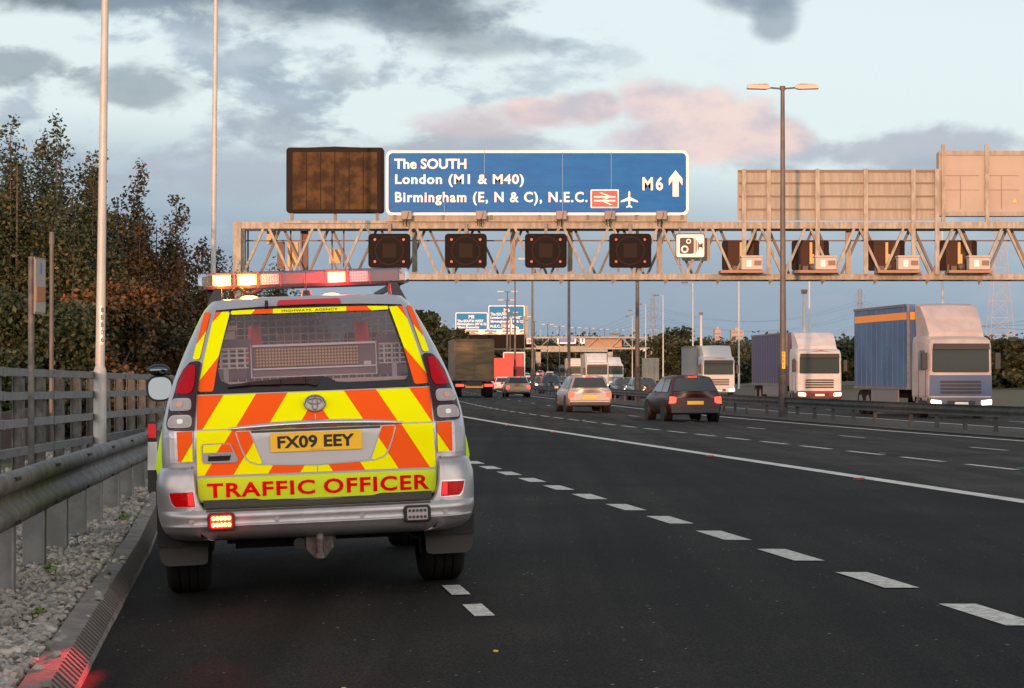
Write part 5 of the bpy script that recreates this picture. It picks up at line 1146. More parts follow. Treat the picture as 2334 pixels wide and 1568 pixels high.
# body shell: stacked plan outlines from the hatch edge round the side and front
def xh(z): return float(np.interp(z, [.5, .9, 1.25, 1.5, 1.8], [.712, .718, .697, .636, .556]))
def body():
    b = MB(); lv = [.50, .6, .7, .8, .88, .96, 1.03, 1.1, 1.17, 1.25, 1.33, 1.41, 1.49, 1.57, 1.65, 1.71, 1.76, 1.80]
    rows = []
    for z in lv:
        w = Sw(z); a = xh(z); pts = []; n = 9
        for i in range(n + 1):
            u = i / n; x = a + (w - a) * math.sin(u * math.pi / 2); pts.append((x, S(x, z), z))
        yf = float(np.interp(z, [.5, .95, 1.08, 1.2, 1.8], [4.45, 4.5, 3.5, 3.05, 2.25]))
        bulge = .045 * max(0, 1 - abs(z - .8) / .26)
        for yy in (.5, .62, .75, .95, 1.3, 1.8, 2.4, 3.0, 3.6): 
            yq = min(yy, yf - .25); wx = w + .02 * min(1, (yy - .4) / 1.0) + (bulge if .55 < yy < 1.4 else 0); pts.append((wx, max(yq, pts[n][1] + .02), z))
        pts.append((w * .93, yf - .1, z)); pts.append((w * .75, yf, z)); pts.append((0, yf + .06, z))
        full = pts + [(-x, y, z) for x, y, z in pts[-2::-1]]; rows.append(full)
    n = len(rows[0]); vs = [v for r_ in rows for v in r_]
    for j in range(len(rows) - 1):
        for i in range(n - 1):
            k = min(i, n - 2 - i); z = lv[j]; m = 0
            if k in (10, 11, 12, 15, 16): m = 1
            if z >= 1.17 and 12 <= k: m = 2
            b.f.append([j * n + i, j * n + i + 1, (j + 1) * n + i + 1, (j + 1) * n + i]); b.mi.append(m); b.sm.append(True)
    b.v = vs
    # roof
    top = rows[-1]; rr = []
    for f, dz in ((1, 0), (.985, .012), (.9, .022), (.6, .036), (.25, .042)):
        row = []
        N = 12; rear = [(-.556 + 1.112 * i / N) for i in range(N + 1)]
        for x in [p[0] for p in top[:1]]: pass
        ring = top + [(x, S(x, 1.8) + .04, 1.80) for x in rear[1:-1]]
        for (x, y, z) in ring: cy = 1.35; row.append((x * f, cy + (y - cy) * (f if f < .97 else f), 1.80 + dz - .0 * abs(x)))
        rr.append(row)
    nn = len(rr[0]); base = len(b.v); b.v += [v for r_ in rr for v in r_]
    for j in range(len(rr) - 1):
        for i in range(nn): b.f.append([base + j * nn + i, base + j * nn + (i + 1) % nn, base + (j + 1) * nn + (i + 1) % nn, base + (j + 1) * nn + i]); b.mi.append(0); b.sm.append(True)
    b.f.append([base + (len(rr) - 1) * nn + i for i in range(nn)]); b.mi.append(0); b.sm.append(True)
    o = b.build("body", [C_silver, C_lime, C_side], CAR); return o
BODY = body()
# inner floor, seats block and dark trim so that the cabin reads through the glass
def cabin():
    b = MB(); b.box((0, 1.7, .86), (1.5, 2.9, .06)); b.build("load_floor", mat("cabin_dark", (.045, .036, .036), .9), CAR)
    b = MB(); 
    for s in (-1, 1): b.box((s * .74, 1.2, 1.02), (.06, 1.6, .34)); b.box((s * .42, 2.1, 1.12), (.5, .14, .62)); b.box((s * .42, 2.08, 1.53), (.26, .1, .17))
    b.box((0, 2.15, 1.03), (1.3, .12, .5)); b.build("seat_back", mat("cabin_grey", (.20, .16, .15), .9), CAR, bevel=.03)
    b = MB(); m = mat("cage_bars", (.85, .66, .52), .6); 
    for i in range(24): x = -.60 + i * .052; b.box((x, 1.55, 1.50), (.007, .007, .50))
    for k in range(11): b.box((0, 1.55, 1.28 + k * .047), (1.2, .007, .007))
    b.build("cargo_grille", m, CAR)
    for s, x0, x1 in ((-1, -.60, -.355), (1, .41, .65)):
        b = MB()
        for i in range(6): b.box((x0 + (x1 - x0) * i / 5, .60, 1.455), (.010, .01, .125))
        for k in range(5): b.box(((x0 + x1) / 2, .60, 1.395 + k * .030), (abs(x1 - x0), .01, .008))
        b.build("side_grille", mat("cage_white", (.9, .92, .88), .6), CAR)
        b = MB(); b.box(((x0 + x1) / 2, .62, 1.545), (abs(x1 - x0), .04, .055)); b.box(((x0 + x1) / 2, .62, 1.355), (abs(x1 - x0), .04, .06)); b.build("shelf_board", mat("board_grey", (.22, .16, .17), .7), CAR)
    b = MB(); b.box((.02, .60, 1.435), (.80, .05, .20)); mb = b.build("message_board", mat("board_grey"), CAR)
    b = MB(); b.box((.025, .57, 1.525), (.76, .02, .013)); b.box((.025, .57, 1.352 + .03), (.76, .02, .010)); 
    for x in (-.365, .405): b.box((x, .57, 1.43), (.006, .02, .205))
    b.box((.02, .57, 1.332), (.78, .012, .004)); b.build("board_edge", mat("edge_white", (.8, .8, .78), .5), mb)
    m = bpy.data.materials.new("led_matrix"); m.use_nodes = True; t = NT(m.node_tree); bb = t.n['Principled BSDF']; tc = t.node('ShaderNodeTexCoord'); mp = t.node('ShaderNodeMapping'); t.put(mp.inputs[0], tc.outputs['Object']); mp.inputs['Scale'].default_value = (52, 0, 52)
    v = t.node('ShaderNodeTexVoronoi'); v.inputs['Scale'].default_value = 1; v.inputs['Randomness'].default_value = 0; t.put(v.inputs['Vector'], mp.outputs[0]); t.put(bb.inputs['Base Color'], t.mix(t.ss(v.outputs['Distance'], .25, .42), (.60, .42, .17), (.20, .11, .08))); bb.inputs['Roughness'].default_value = .4
    b = MB(); b.box((-.025, .565, 1.452), (.635, .012, .118)); b.build("display", m, mb)
    b = MB(); b.box((.35, .57, 1.40), (.045, .012, .022)); b.build("data_label", M_white, mb)
    for x in (-.335, .345):
        b = MB(); b.cyl((x, .95, 1.42), (x, .95, 1.66), .062, .036, 18); b.cyl((x, .95, 1.42), (x, .95, 1.53), .065, .052, 18, m=0); o = b.build("traffic_cone", mat("cone_red", (.75, .05, .03), .5, emit=(1, .04, .02), es=.06), CAR)
    b = MB(); b.box((-.50, 1.3, 1.60), (.09, .1, .07)); b.box((-.50, 1.3, 1.655), (.12, .12, .03)); b.build("first_aid_box", M_white, CAR)
    for x in (-.10, .12): b = MB(); b.box((x, 1.9, 1.56), (.16, .09, .13)); b.build("headrest", mat("headrest_tan", (.34, .25, .20), .9), CAR, bevel=.03)
    b = MB(); b.box((0, .42, 1.30), (1.2, .26, .02)); b.build("parcel_shelf", mat("shelf_lining", (.55, .46, .45), .9), CAR)
    for x in (-.52, .5): b = MB(); b.box((x, .36, 1.335), (.03, .02, .12)); b.build("strap", mat("strap_grey", (.4, .4, .42), .6), CAR)
cabin()
HT = panel("hatch_frame", [(-.556, 1.800), (-.571, 1.745), (-.697, 1.25), (0, 1.245), (.697, 1.25), (.575, 1.745), (.556, 1.800), (.3, 1.816), (0, 1.822), (-.3, 1.816)], C_frit, .0, step=.025,
           hole=[(-.478, 1.716), (.480, 1.716), (.546, 1.489), (.575, 1.36), (.572, 1.31), (.55, 1.288), (.20, 1.286), (.137, 1.292), (.10, 1.315), (.06, 1.327), (-.023, 1.328), (-.25, 1.312), (-.50, 1.298), (-.552, 1.32), (-.569, 1.38), (-.541, 1.528)])
panel("rear_glass", [(-.485, 1.722), (.487, 1.722), (.553, 1.489), (.585, 1.31), (.56, 1.28), (-.53, 1.28), (-.578, 1.33), (-.55, 1.528)], C_glass, -.004, HT)
panel("roof_edge", [(-.556, 1.802), (-.568, 1.752), (-.30, 1.764), (0, 1.768), (.30, 1.764), (.572, 1.752), (.556, 1.802), (.3, 1.819), (0, 1.825), (-.3, 1.819)], C_silver, .003, HT, thick=.004)
panel("brake_light", [(-.20, 1.770), (-.188, 1.802), (.185, 1.804), (.197, 1.772)], mat("high_brake", (.42, .012, .02), .3, emit=(1, .03, .05), es=.12), .009, HT, r=.012, thick=.006)
b = MB(); b.cyl((-.262, .46, 1.775), (-.262, .40, 1.775), .012, n=10); b.box((-.262, .42, 1.79), (.02, .05, .02)); b.build("washer_nozzle", C_blk, HT, bevel=.004)
ST = [("window_sticker", [[(-.571, 1.741), (-.531, 1.741), (-.595, 1.676)], [(-.561, 1.469), (-.598, 1.272), (-.608, 1.259), (-.683, 1.260), (-.690, 1.267), (-.682, 1.325)]], C_org, "orange end of the left window sticker"),
      ("window_sticker", [[(-.531, 1.741), (-.493, 1.741), (-.486, 1.731), (-.561, 1.469), (-.682, 1.325), (-.595, 1.676)]], C_yel, "yellow middle of the left window sticker"),
      ("window_sticker", [[(.54, 1.742), (.575, 1.742), (.598, 1.66)], [(.558, 1.489), (.689, 1.319), (.695, 1.274), (.687, 1.262), (.617, 1.258), (.607, 1.268)]], C_org, "orange end of the right window sticker"),
      ("window_sticker", [[(.487, 1.739), (.54, 1.742), (.598, 1.66), (.689, 1.319), (.558, 1.489)]], C_yel, "yellow middle of the right window sticker"),
      ("top_sticker", [[(-.479, 1.736), (-.474, 1.744), (-.331, 1.748), (-.356, 1.720), (-.474, 1.720), (-.479, 1.726)], [(.352, 1.747), (.478, 1.743), (.483, 1.736), (.478, 1.722), (.375, 1.719)], [(-.224, 1.748), (.225, 1.748), (.222, 1.720), (-.226, 1.720)]], C_yel, None),
      ("top_sticker", [[(-.331, 1.748), (-.225, 1.748), (-.227, 1.720), (-.356, 1.720)], [(.226, 1.748), (.352, 1.747), (.375, 1.719), (.223, 1.720)]], C_org, None)]
for nm, pl, m, lb in ST:
    for one in pl: panel(nm, one, m, .004, HT, label=lb)
def curved_text(name, s, x0, x1, z0, z1, m, off, parent=CAR, bold=.02, sp=1.0, slope=0.0):
    me = text(name, s, 1, m, None, None, bold=bold, space=sp, width=x1 - x0, height=z1 - z0); bm = bmesh.new(); bm.from_mesh(me)
    for k in range(int(x0 / .05) - 1, int(x1 / .05) + 2):
        g = bm.verts[:] + bm.edges[:] + bm.faces[:]; bmesh.ops.bisect_plane(bm, geom=g, plane_co=(k * .05 - x0, 0, 0), plane_no=(1, 0, 0), dist=1e-6)
    for v in bm.verts:
        x, z = v.co.x + x0, v.co.y + z0 + slope * v.co.x; v.co = (x, S(x, z) - off, z)
    bmesh.ops.triangulate(bm, faces=bm.faces[:]); bm.to_mesh(me); bm.free(); o = bpy.data.objects.new(name, me); COL.objects.link(o); o.parent = parent; return o
curved_text("agency_lettering", "HIGHWAYS  AGENCY", -.170, .170, 1.7265, 1.7415, mat("text_brown", (.16, .06, .01), .5), .006, HT, .012, 1.1)
# wiper
b = MB(); pts = [(.01, 1.298), (-.05, 1.306), (-.20, 1.303), (-.39, 1.298), (-.515, 1.283)]; ws = [.046, .046, .034, .022, .009]
for i in range(4):
    (x0, z0), (x1, z1) = pts[i], pts[i + 1]; y0, y1 = S(x0, z0) - .03, S(x1, z1) - .02
    b.add([(x0, y0, z0 - ws[i] / 2), (x0, y0, z0 + ws[i] / 2), (x1, y1, z1 + ws[i + 1] / 2), (x1, y1, z1 - ws[i + 1] / 2), (x0, y0 + .025, z0 - ws[i] / 2), (x0, y0 + .025, z0 + ws[i] / 2), (x1, y1 + .015, z1 + ws[i + 1] / 2), (x1, y1 + .015, z1 - ws[i + 1] / 2)], [(0, 1, 2, 3), (1, 5, 6, 2), (3, 2, 6, 7), (0, 3, 7, 4), (4, 7, 6, 5)])
b.cyl((.005, .24, 1.298), (.005, .19, 1.298), .024, n=16); b.build("wiper", mat("wiper_black", (.035, .010, .010), .3), HT, bevel=.003)
# lower door
DOOR = panel("tailgate", [(-.702, 1.243), (-.712, 1.03), (-.716, .783), (-.713, .64), (-.701, .606), (-.674, .597), (0, .594), (.674, .597), (.701, .606), (.713, .64), (.716, .783), (.712, 1.03), (.702, 1.243), (0, 1.241)], C_silver, .0, CAR, thick=.006)
panel("shut_gap", [(-.735, 1.246), (-.733, .60), (-.70, .575), (0, .572), (.70, .575), (.733, .60), (.735, 1.246)], C_gap, -.006, CAR)
UP = [(-.697, 1.236), (-.706, 1.036), (.706, 1.030), (.697, 1.236)]; DN = [(-.707, 1.028), (-.711, .762), (.711, .757), (.706, 1.022)]
def stripes(region, zr, xs, cols, kL, kR, ctr=.0):
    out = {0: [], 1: []}
    xs = sorted(xs); edges = [-2] + xs + [2]
    for i in range(len(edges) - 1):
        p = region; L, R_ = edges[i], edges[i + 1]
        for xe, sgn in ((L, -1), (R_, 1)):
            if abs(xe) >= 2: continue
            k = 0 if abs(xe - ctr) < .012 else (kL if xe < ctr else kR); p = clip(p, (sgn * 1, -sgn * k, sgn * (xe - k * zr)))   # x - k z <= xe - k zr
        if len(p) > 2: out[cols[i]].append(p)
    return out
# in local axes the left stripes lean right going up (+.66), the right ones lean left
a = stripes([(-.697, 1.236), (-.706, 1.036), (0, 1.033), (0, 1.236)], 1.11, [-.622, -.430, -.241, -.056], [0, 1, 0, 1, 0], .655, -.61)
c = stripes([(0, 1.033), (.706, 1.030), (.697, 1.236), (0, 1.236)], 1.11, [.058, .255, .450, .650], [0, 1, 0, 1, 0], .655, -.61)
d = stripes([(-.707, 1.028), (-.711, .762), (-.003, .759), (-.003, 1.026)], .765, [-.667, -.495, -.290, -.098], [1, 0, 1, 0, 1], .655, -.61)
e = stripes([(.003, .759), (.711, .757), (.706, 1.022), (.003, 1.024)], .75, [.097, .291, .490, .680], [1, 0, 1, 0, 1], .655, -.61)
panel("orange_chevrons", [p for q in (a, c, d, e) for p in q[0]], C_org, .0095, DOOR); panel("yellow_chevrons", [p for q in (a, c, d, e) for p in q[1]], C_yel, .0095, DOOR)
for x0, x1, z0, z1 in ((-.706, -.49, 1.029, 1.035), (.52, .706, 1.023, 1.029), (-.0025, .0025, 1.07, 1.10), (-.708, .708, 1.2365, 1.2415)): panel("body_crease", [(x0, z0), (x1, z0), (x1, z1), (x0, z1)], C_gtrim, .0105, DOOR)
strip_o = panel("lettering_strip", [(-.710, .748), (.711, .742), (.709, .640), (.697, .612), (.672, .603), (-.674, .606), (-.697, .614), (-.709, .642)], C_limest, .0095, DOOR, r=.01)
curved_text("traffic_lettering", "TRAFFIC", -.657, -.018, .627, .715, C_redtxt, .0125, strip_o, .028, 1.12, 0); curved_text("officer_lettering", "OFFICER", .034, .668, .625, .716, C_redtxt, .0125, strip_o, .028, 1.12, 0)
# number plate recess, garnish, handle, emblem
REC = [(-.483, 1.021), (-.459, .936), (-.430, .862), (-.405, .831), (-.348, .812), (0, .797), (.348, .812), (.405, .831), (.430, .862), (.459, .936), (.483, 1.021)]
INN = [(-.388, 1.018), (-.350, .905), (-.320, .832), (-.295, .818), (0, .803), (.295, .818), (.320, .832), (.350, .905), (.388, 1.018)]
INs = [(x * 1.0, z + .002) for x, z in INN]
rc = panel("recess_outline", REC, C_gtrim, .012, DOOR, r=.02)
wl = [(-.474, 1.015), (-.450, .937), (-.422, .868), (-.400, .838), (-.345, .819), (-.325, .824), (-.356, .905), (-.396, 1.015)]
kk = stripes(wl, .765, [-.495, -.290], [1, 0, 1], .655, -.61); kk2 = stripes([(-.474, 1.015), (-.450, .937), (-.422, .868), (-.400, .838), (-.345, .819), (-.325, .824), (-.356, .905), (-.396, 1.015)], .765, [-.318], [0, 1], .655, -.61)
def side_split(sgn):
    w = [(sgn * abs(x), z) for x, z in wl]; k = .64
    o_ = clip(w, (-sgn * 1 * sgn * 1 * 1, 0, 9)) if False else w
    # orange on the upper outer part, yellow on the lower inner part
    hp = (sgn * 1.0, 0, 0)
    upper = clip(w, (0 - sgn * 1.0, -.62, -(.62 * .885 + .412))); lower = clip(w, (sgn * 1.0, .62, (.62 * .885 + .412)))
    return upper, lower
for sgn in (-1, 1):
    u_, l_ = side_split(sgn); panel("recess_sticker", u_, C_org, .0140, rc); panel("recess_sticker", l_, C_yel, .0140, rc)
M_recess = mat("recess_silver", (.50, .47, .47), .35, .4)
def dish(x, z):      # inside face of the recess, deepest under the garnish
    return S(x, z)
ip = panel("recess_panel", INN, M_recess, .0145, rc, r=.02)
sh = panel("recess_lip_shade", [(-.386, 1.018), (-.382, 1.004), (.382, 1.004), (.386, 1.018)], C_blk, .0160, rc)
g = MB(); secs = []
for x in np.linspace(-.522, .522, 25):
    f = abs(x) / .522; zc = 1.052 - .020 * f ** 2; h = .016 * (1 - .75 * f ** 4) + .003; d_ = .055 * (1 - .85 * f ** 3) + .006; y = S(x, zc)
    secs.append((x, [(y + .01, zc + h), (y - d_ * .7, zc + h * .9), (y - d_, zc + h * .1), (y - d_ * .92, zc - h * .8), (y - d_ * .4, zc - h * 1.2), (y + .01, zc - h)]))
vs = [(x, y, z) for x, s in secs for y, z in s]; n = 6
g.add(vs, [(j * n + i, j * n + (i + 1) % n, (j + 1) * n + (i + 1) % n, (j + 1) * n + i) for j in range(24) for i in range(n)] + [tuple(range(n)), tuple(range(24 * n + n - 1, 24 * n - 1, -1))], 0, True); g.build("chrome_garnish", mat("garnish_silver", (.62, .58, .60), .2, .8), DOOR)
np_ = MB(); np_.prism(rrect(-.273, .885, .273, .999, .008)[::-1], S(0, .94) - .018, S(0, .94) - .026); pl = np_.build("number_plate", mat("rear_plate_amber", (.98, .52, .015), .45), DOOR)
text("registration", "FX09 EEY", 1, mat("plate_black", (.01, .01, .01), .5), pl, (-.232, S(0, .94) - .0275, .904), bold=.035, width=.458, height=.076, space=1.02)
text("dealer_lettering", "Listers Toyota", 1, mat("plate_redtext", (.5, .05, .02), .5), pl, (-.040, S(0, .94) - .0275, .889), bold=.01, width=.08, height=.008)
for x in (-.11, .11): q = MB(); q.cyl((x, S(0, .94) - .026, .975), (x, S(0, .94) - .030, .975), .006, n=10); q.build("plate_screw", C_chrome, pl)
hd = panel("handle_bezel", [(-.679, .851), (-.679, .94), (-.668, .951), (-.520, .951), (-.506, .946), (-.466, .850), (-.472, .838), (-.485, .834), (-.670, .834)], mat("handle_silver", (.36, .34, .35), .3, .5), .011, DOOR, r=.008, thick=.006)
u1 = [(-.671, .897), (-.671, .938), (-.660, .944), (-.522, .944), (-.513, .940), (-.495, .897)]
panel("handle_sticker", clip(u1, (1, -.655, -.593 - .655 * .905 + .006)), C_yel, .0185, hd); panel("handle_sticker", clip(u1, (-1, .655, .593 + .655 * .905 - .006)), C_org, .0185, hd)
panel("handle_slot", [(-.646, .846), (-.640, .887), (-.510, .887), (-.508, .872), (-.518, .846)], C_gap, .0185, hd, r=.008); q = MB(); q.box((-.575, S(.575, .87) - .022, .880), (.125, .014, .011)); q.build("handle_pull", mat("handle_silver"), hd, bevel=.003)
def torus(b, cx, cz, rx, rz, tr, y, m=0, n=36, k=6):
    vs = []
    for i in range(n):
        t = 2 * math.pi * i / n; ex, ez = math.cos(t), math.sin(t)
        for j in range(k): a_ = 2 * math.pi * j / k; r_ = tr * math.cos(a_); vs.append((cx + ex * (rx + r_), y - tr * math.sin(a_) * .8, cz + ez * (rz + r_)))
    b.add(vs, [(i * k + j, i * k + (j + 1) % k, ((i + 1) % n) * k + (j + 1) % k, ((i + 1) % n) * k + j) for i in range(n) for j in range(k)], m, True)
q = MB(); ey = S(0, 1.167) - .034; q.prism([(.060 * math.cos(2 * math.pi * i / 36), 1.167 + .046 * math.sin(2 * math.pi * i / 36)) for i in range(36)][::-1], ey + .03, ey + .003); o_ = q.build("emblem_disc", mat("emblem_pale", (.66, .56, .57), .5, 0, spec=.1), DOOR)
q = MB(); torus(q, 0, 1.167, .061, .047, .0058, ey); torus(q, 0, 1.165, .0165, .036, .0036, ey - .001); torus(q, 0, 1.180, .041, .0165, .0036, ey - .001); q.build("emblem", mat("emblem_chrome", (.30, .28, .28), .25, 1.0), o_)
# pillars, corner panels, lamps
LAMP = [(-.735, 1.442), (-.690, 1.446), (-.672, 1.440), (-.700, 1.253), (-.722, 1.064), (-.726, 1.036), (-.879, 1.038), (-.889, 1.074), (-.874, 1.142), (-.868, 1.182), (-.845, 1.225), (-.832, 1.262), (-.812, 1.335), (-.775, 1.40)]
def side(sgn):
    f = (lambda p: p) if sgn < 0 else mirr
    lp = panel("tail_lamp", f(LAMP), C_house, .004, CAR, thick=.022, r=.012, step=.03)
    panel("red_lens", f([(-.752, 1.422), (-.700, 1.424), (-.712, 1.30), (-.732, 1.255), (-.77, 1.249), (-.828, 1.257), (-.806, 1.325), (-.78, 1.38)]), C_redlens, .027, lp, r=.016, thick=.004, step=.03)
    for z0, z1, xo, dk in ((1.156, 1.222, -.862, 0), (1.056, 1.122, -.876, 1)):
        panel("chrome_ring", f([(-.733, z0 - .004), (-.733, z1 + .004), (xo + .02, z1 + .004), (xo - .004, (z0 + z1) / 2), (xo - .002, z0 - .004)]), C_gtrim, .0265, lp, r=.028, thick=.004, step=.03)
        panel("bulb", f([(-.785, (z0 + z1) / 2 - .014), (-.785, (z0 + z1) / 2 + .014), (-.822, (z0 + z1) / 2 + .014), (-.822, (z0 + z1) / 2 - .014)]), mat("bulb_pink", (.70, .33, .24), .3, spec=.3) if not dk else mat("bulb_white", (.85, .82, .80), .2), .0355, lp, r=.012, thick=.002)
        panel("clear_lens", f([(-.739, z0 + .002), (-.739, z1 - .002), (xo + .022, z1 - .002), (xo + .004, (z0 + z1) / 2), (xo + .006, z0 + .002)]), C_clear, .031, lp, r=.026, thick=.003, step=.03)
    panel("pillar_sticker", f([(-.642, 1.743), (-.610, 1.747), (-.602, 1.736), (-.630, 1.632), (-.694, 1.548)]), C_org, .006, CAR, r=.005); panel("pillar_sticker", f([(-.6315, 1.628), (-.6955, 1.544), (-.717, 1.462), (-.708, 1.455), (-.684, 1.455), (-.674, 1.463)]), C_yel, .006, CAR, r=.004)
    cp = panel("corner_panel", f([(-.895, 1.030), (-.727, 1.030), (-.727, .842), (-.893, .838)]), C_silver, .004, CAR, thick=.003, step=.03)
    if sgn < 0: A_, B2 = [(-.825, 1.026), (-.732, 1.026), (-.734, .960), (-.806, .848), (-.822, .848)], [(-.734, .957), (-.734, .848), (-.803, .848)]
    else: A_, B2 = [(.731, 1.026), (.823, 1.026), (.820, .848), (.806, .848), (.728, .965)], [(.728, .962), (.803, .848), (.728, .848)]
    panel("corner_sticker", A_, C_org, .0115, cp, r=.003); panel("corner_sticker", B2, C_yel, .0115, cp, r=.003)
    # arch flare with battenburg film
    q = MB(); rows = []
    for z in (.80, .88, .95, 1.01, 1.06):
        w = .915; o_ = .062 * math.cos((z - .8) / .26 * math.pi / 2) ** .8 - .012; rows.append([(sgn * (w - .03), .50, z), (sgn * (w + o_ * .6), .56, z), (sgn * (w + o_), .66, z), (sgn * (w + o_), 1.0, z), (sgn * (w + o_ * .4), 1.5, z)])
    vs = [v for r_ in rows for v in r_]; q.add(vs, [(j * 5 + i, j * 5 + i + 1, (j + 1) * 5 + i + 1, (j + 1) * 5 + i) for j in range(4) for i in range(4)], 0, True)
    for k_ in range(len(q.mi)): q.mi[k_] = 1 if (k_ // 4 in (2,)) else 0
    q.build("wheel_arch", [C_lime, C_silver], CAR)
    # bumper lamp
    panel("rear_reflector", f([(-.880, .668), (-.738, .672), (-.728, .584), (-.845, .586), (-.866, .610)]), C_fog, .004, BUMP, surf=Sb, r=.006, thick=.004, step=.03)
    panel("reflector_edge", f([(-.888, .675), (-.734, .679), (-.722, .577), (-.85, .578), (-.873, .606)]), mat("edge_silver", (.7, .68, .70), .2, .6), .002, BUMP, surf=Sb, r=.008, thick=.003, step=.03)
    panel("reflector_pad", f([(-.772, .666), (-.742, .668), (-.734, .592), (-.768, .592)]), mat("reflector_bright", (.9, .01, .02), .3, emit=(1, .01, .02), es=.25), .009, BUMP, surf=Sb, r=.003)
    # mud flap
    q = MB(); q.prism(smooth_poly([(sgn * .965, .325), (sgn * .665, .315), (sgn * .672, .212), (sgn * .70, .200), (sgn * .92, .200), (sgn * .955, .23)], .02), .52, .535); q.build("mud_flap", mat("flap_rubber", (.040, .034, .032), .7), CAR)
    q = MB(); q.prism([(sgn * .97, .72), (sgn * .97, .32), (sgn * .66, .31), (sgn * .66, .45), (sgn * .86, .50)], .50, .56); q.build("arch_liner", mat("liner", (.022, .020, .020), .8), CAR)
def bumper():
    b = MB(); lv = [.37, .385, .40, .42, .44, .455, .463, .467, .472, .48, .51, .53, .542, .55, .556, .56]
    def path(z, lo):
        w = Bw(z); r = .22; xs = [0, .15, .3, .45, .6, .70] + [w - r + r * math.sin(k / 8 * math.pi / 2) for k in range(9)]
        return [(x, Sb(x, z), z) for x in xs if x >= lo] + [(w + .008, .42, z), (w + .012, .60, z), (w + .01, .78, z)]
    R_ = []
    for z in lv: p = path(z, -1); R_.append([(-x, y, zz) for x, y, zz in p[:0:-1]] + p)
    deck = [(x, (min(y + .12, .2) if abs(x) < .72 else y), z + .006) for x, y, z in R_[-1]]; R_.append(deck)
    n = len(R_[0]); b.add([v for r_ in R_ for v in r_], [(j * n + i, j * n + i + 1, (j + 1) * n + i + 1, (j + 1) * n + i) for j in range(len(R_) - 1) for i in range(n - 1)], 0, True)
    for s in (-1, 1):
        lv2 = [.558, .60, .66, .72, .76, .79, .805, .82, .83, .836]; R2 = []
        for z in lv2:
            xi = float(np.interp(z, [.555, .61, .66, .70, .79, .836], [.670, .706, .716, .720, .728, .734])); p = path(z, -1)[7:]
            k = 0 if z < .80 else (z - .80) / .036 * .03; p = [(xi, S(.73, z) + .0, z), (xi + .004, Sb(xi, z) + .012, z), (xi + .014, Sb(xi, z), z)] + p; R2.append([(s * (x), y + k, z2) for x, y, z2 in p])
        top = [(x, y + .10 if i < len(R2[-1]) - 3 else y, z + .004) for i, (x, y, z) in enumerate(R2[-1])]; R2.append(top)
        n = len(R2[0]); b.add([v for r_ in R2 for v in r_], [(j * n + i, j * n + i + 1, (j + 1) * n + i + 1, (j + 1) * n + i) for j in range(len(R2) - 1) for i in range(n - 1)], 0, True)
    return b.build("bumper", mat("bumper_silver", (.42, .385, .385), .34, .55, coat=.2, var=.18, vs=4), CAR)
BUMP = bumper()
for s_ in (-1, 1): side(s_)
q = MB(); vs = []; 
for x in np.linspace(-.665, .665, 15): vs += [(x, Sb(x, .55) + .02, .5665), (x, Sb(x, .55) + .125, .572)]
q.add(vs, [(2 * i, 2 * i + 2, 2 * i + 3, 2 * i + 1) for i in range(14)]); q.box((0, .13, .59), (1.36, .02, .05)); q.build("step_pad", mat("step_brown", (.045, .038, .028), .45), BUMP)
panel("bumper_step_edge", [(-.665, .548), (.665, .548), (.665, .560), (-.665, .560)], mat("step_brown"), .001, BUMP, surf=Sb)
for x in (-.753, -.252, .252, .753):
    q = MB(); y = Sb(x, .495) - .004; torus(q, x, .495, .0125, .0125, .0022, y, n=20, k=5); q.cyl((x, y + .004, .495), (x, y - .001, .495), .010, n=16); q.build("parking_sensor", mat("sensor_silver", (.42, .40, .40), .35, .4), BUMP)
def strobe(x0, x1, z0, z1, lit):
    xc = (x0 + x1) / 2; y = min(Sb(x0, .49), Sb(x1, .49)); q = MB(); q.prism(rrect(x0, z0, x1, z1, .022)[::-1], y + .04, y - .022)
    s = q.build("strobe_lamp", mat("strobe_case_lit", (.10, .004, .008), .3) if lit else C_blk, BUMP, bevel=.006); s['label'] = "lit red strobe lamp on the left of the bumper" if lit else "unlit clear strobe lamp on the right of the bumper"
    q = MB(); q.prism(rrect(x0 + .020, z0 + .014, x1 - .020, z1 - .014, .01)[::-1], y - .022, y - .027); q.build("strobe_lens", mat("strobe_red_glow", (.8, .02, .02), .3, emit=(1, .02, .015), es=3.0) if lit else C_clear, s)
    for r_ in range(2):
        for k_ in range(5):
            q = MB(); cx = x0 + .036 + k_ * (x1 - x0 - .072) / 4; cz = (z0 + z1) / 2 + (.019 if r_ else -.019); q.cyl((cx, y - .026, cz), (cx, y - .031, cz), .0125 if lit else .009, n=10); q.build("led", mat("strobe_led", (1, .8, .3), .3, emit=(1, .62, .12), es=4) if lit else C_chrome, s)
    if lit:
        L = bpy.data.lights.new("strobe_glow", 'POINT'); L.shadow_soft_size = .03; L.energy = 1.1; L.color = (1, .03, .02); lo = bpy.data.objects.new("strobe_glow", L); COL.objects.link(lo); lo.parent = s; lo.location = (xc, y - .075, (z0 + z1) / 2 - .01)
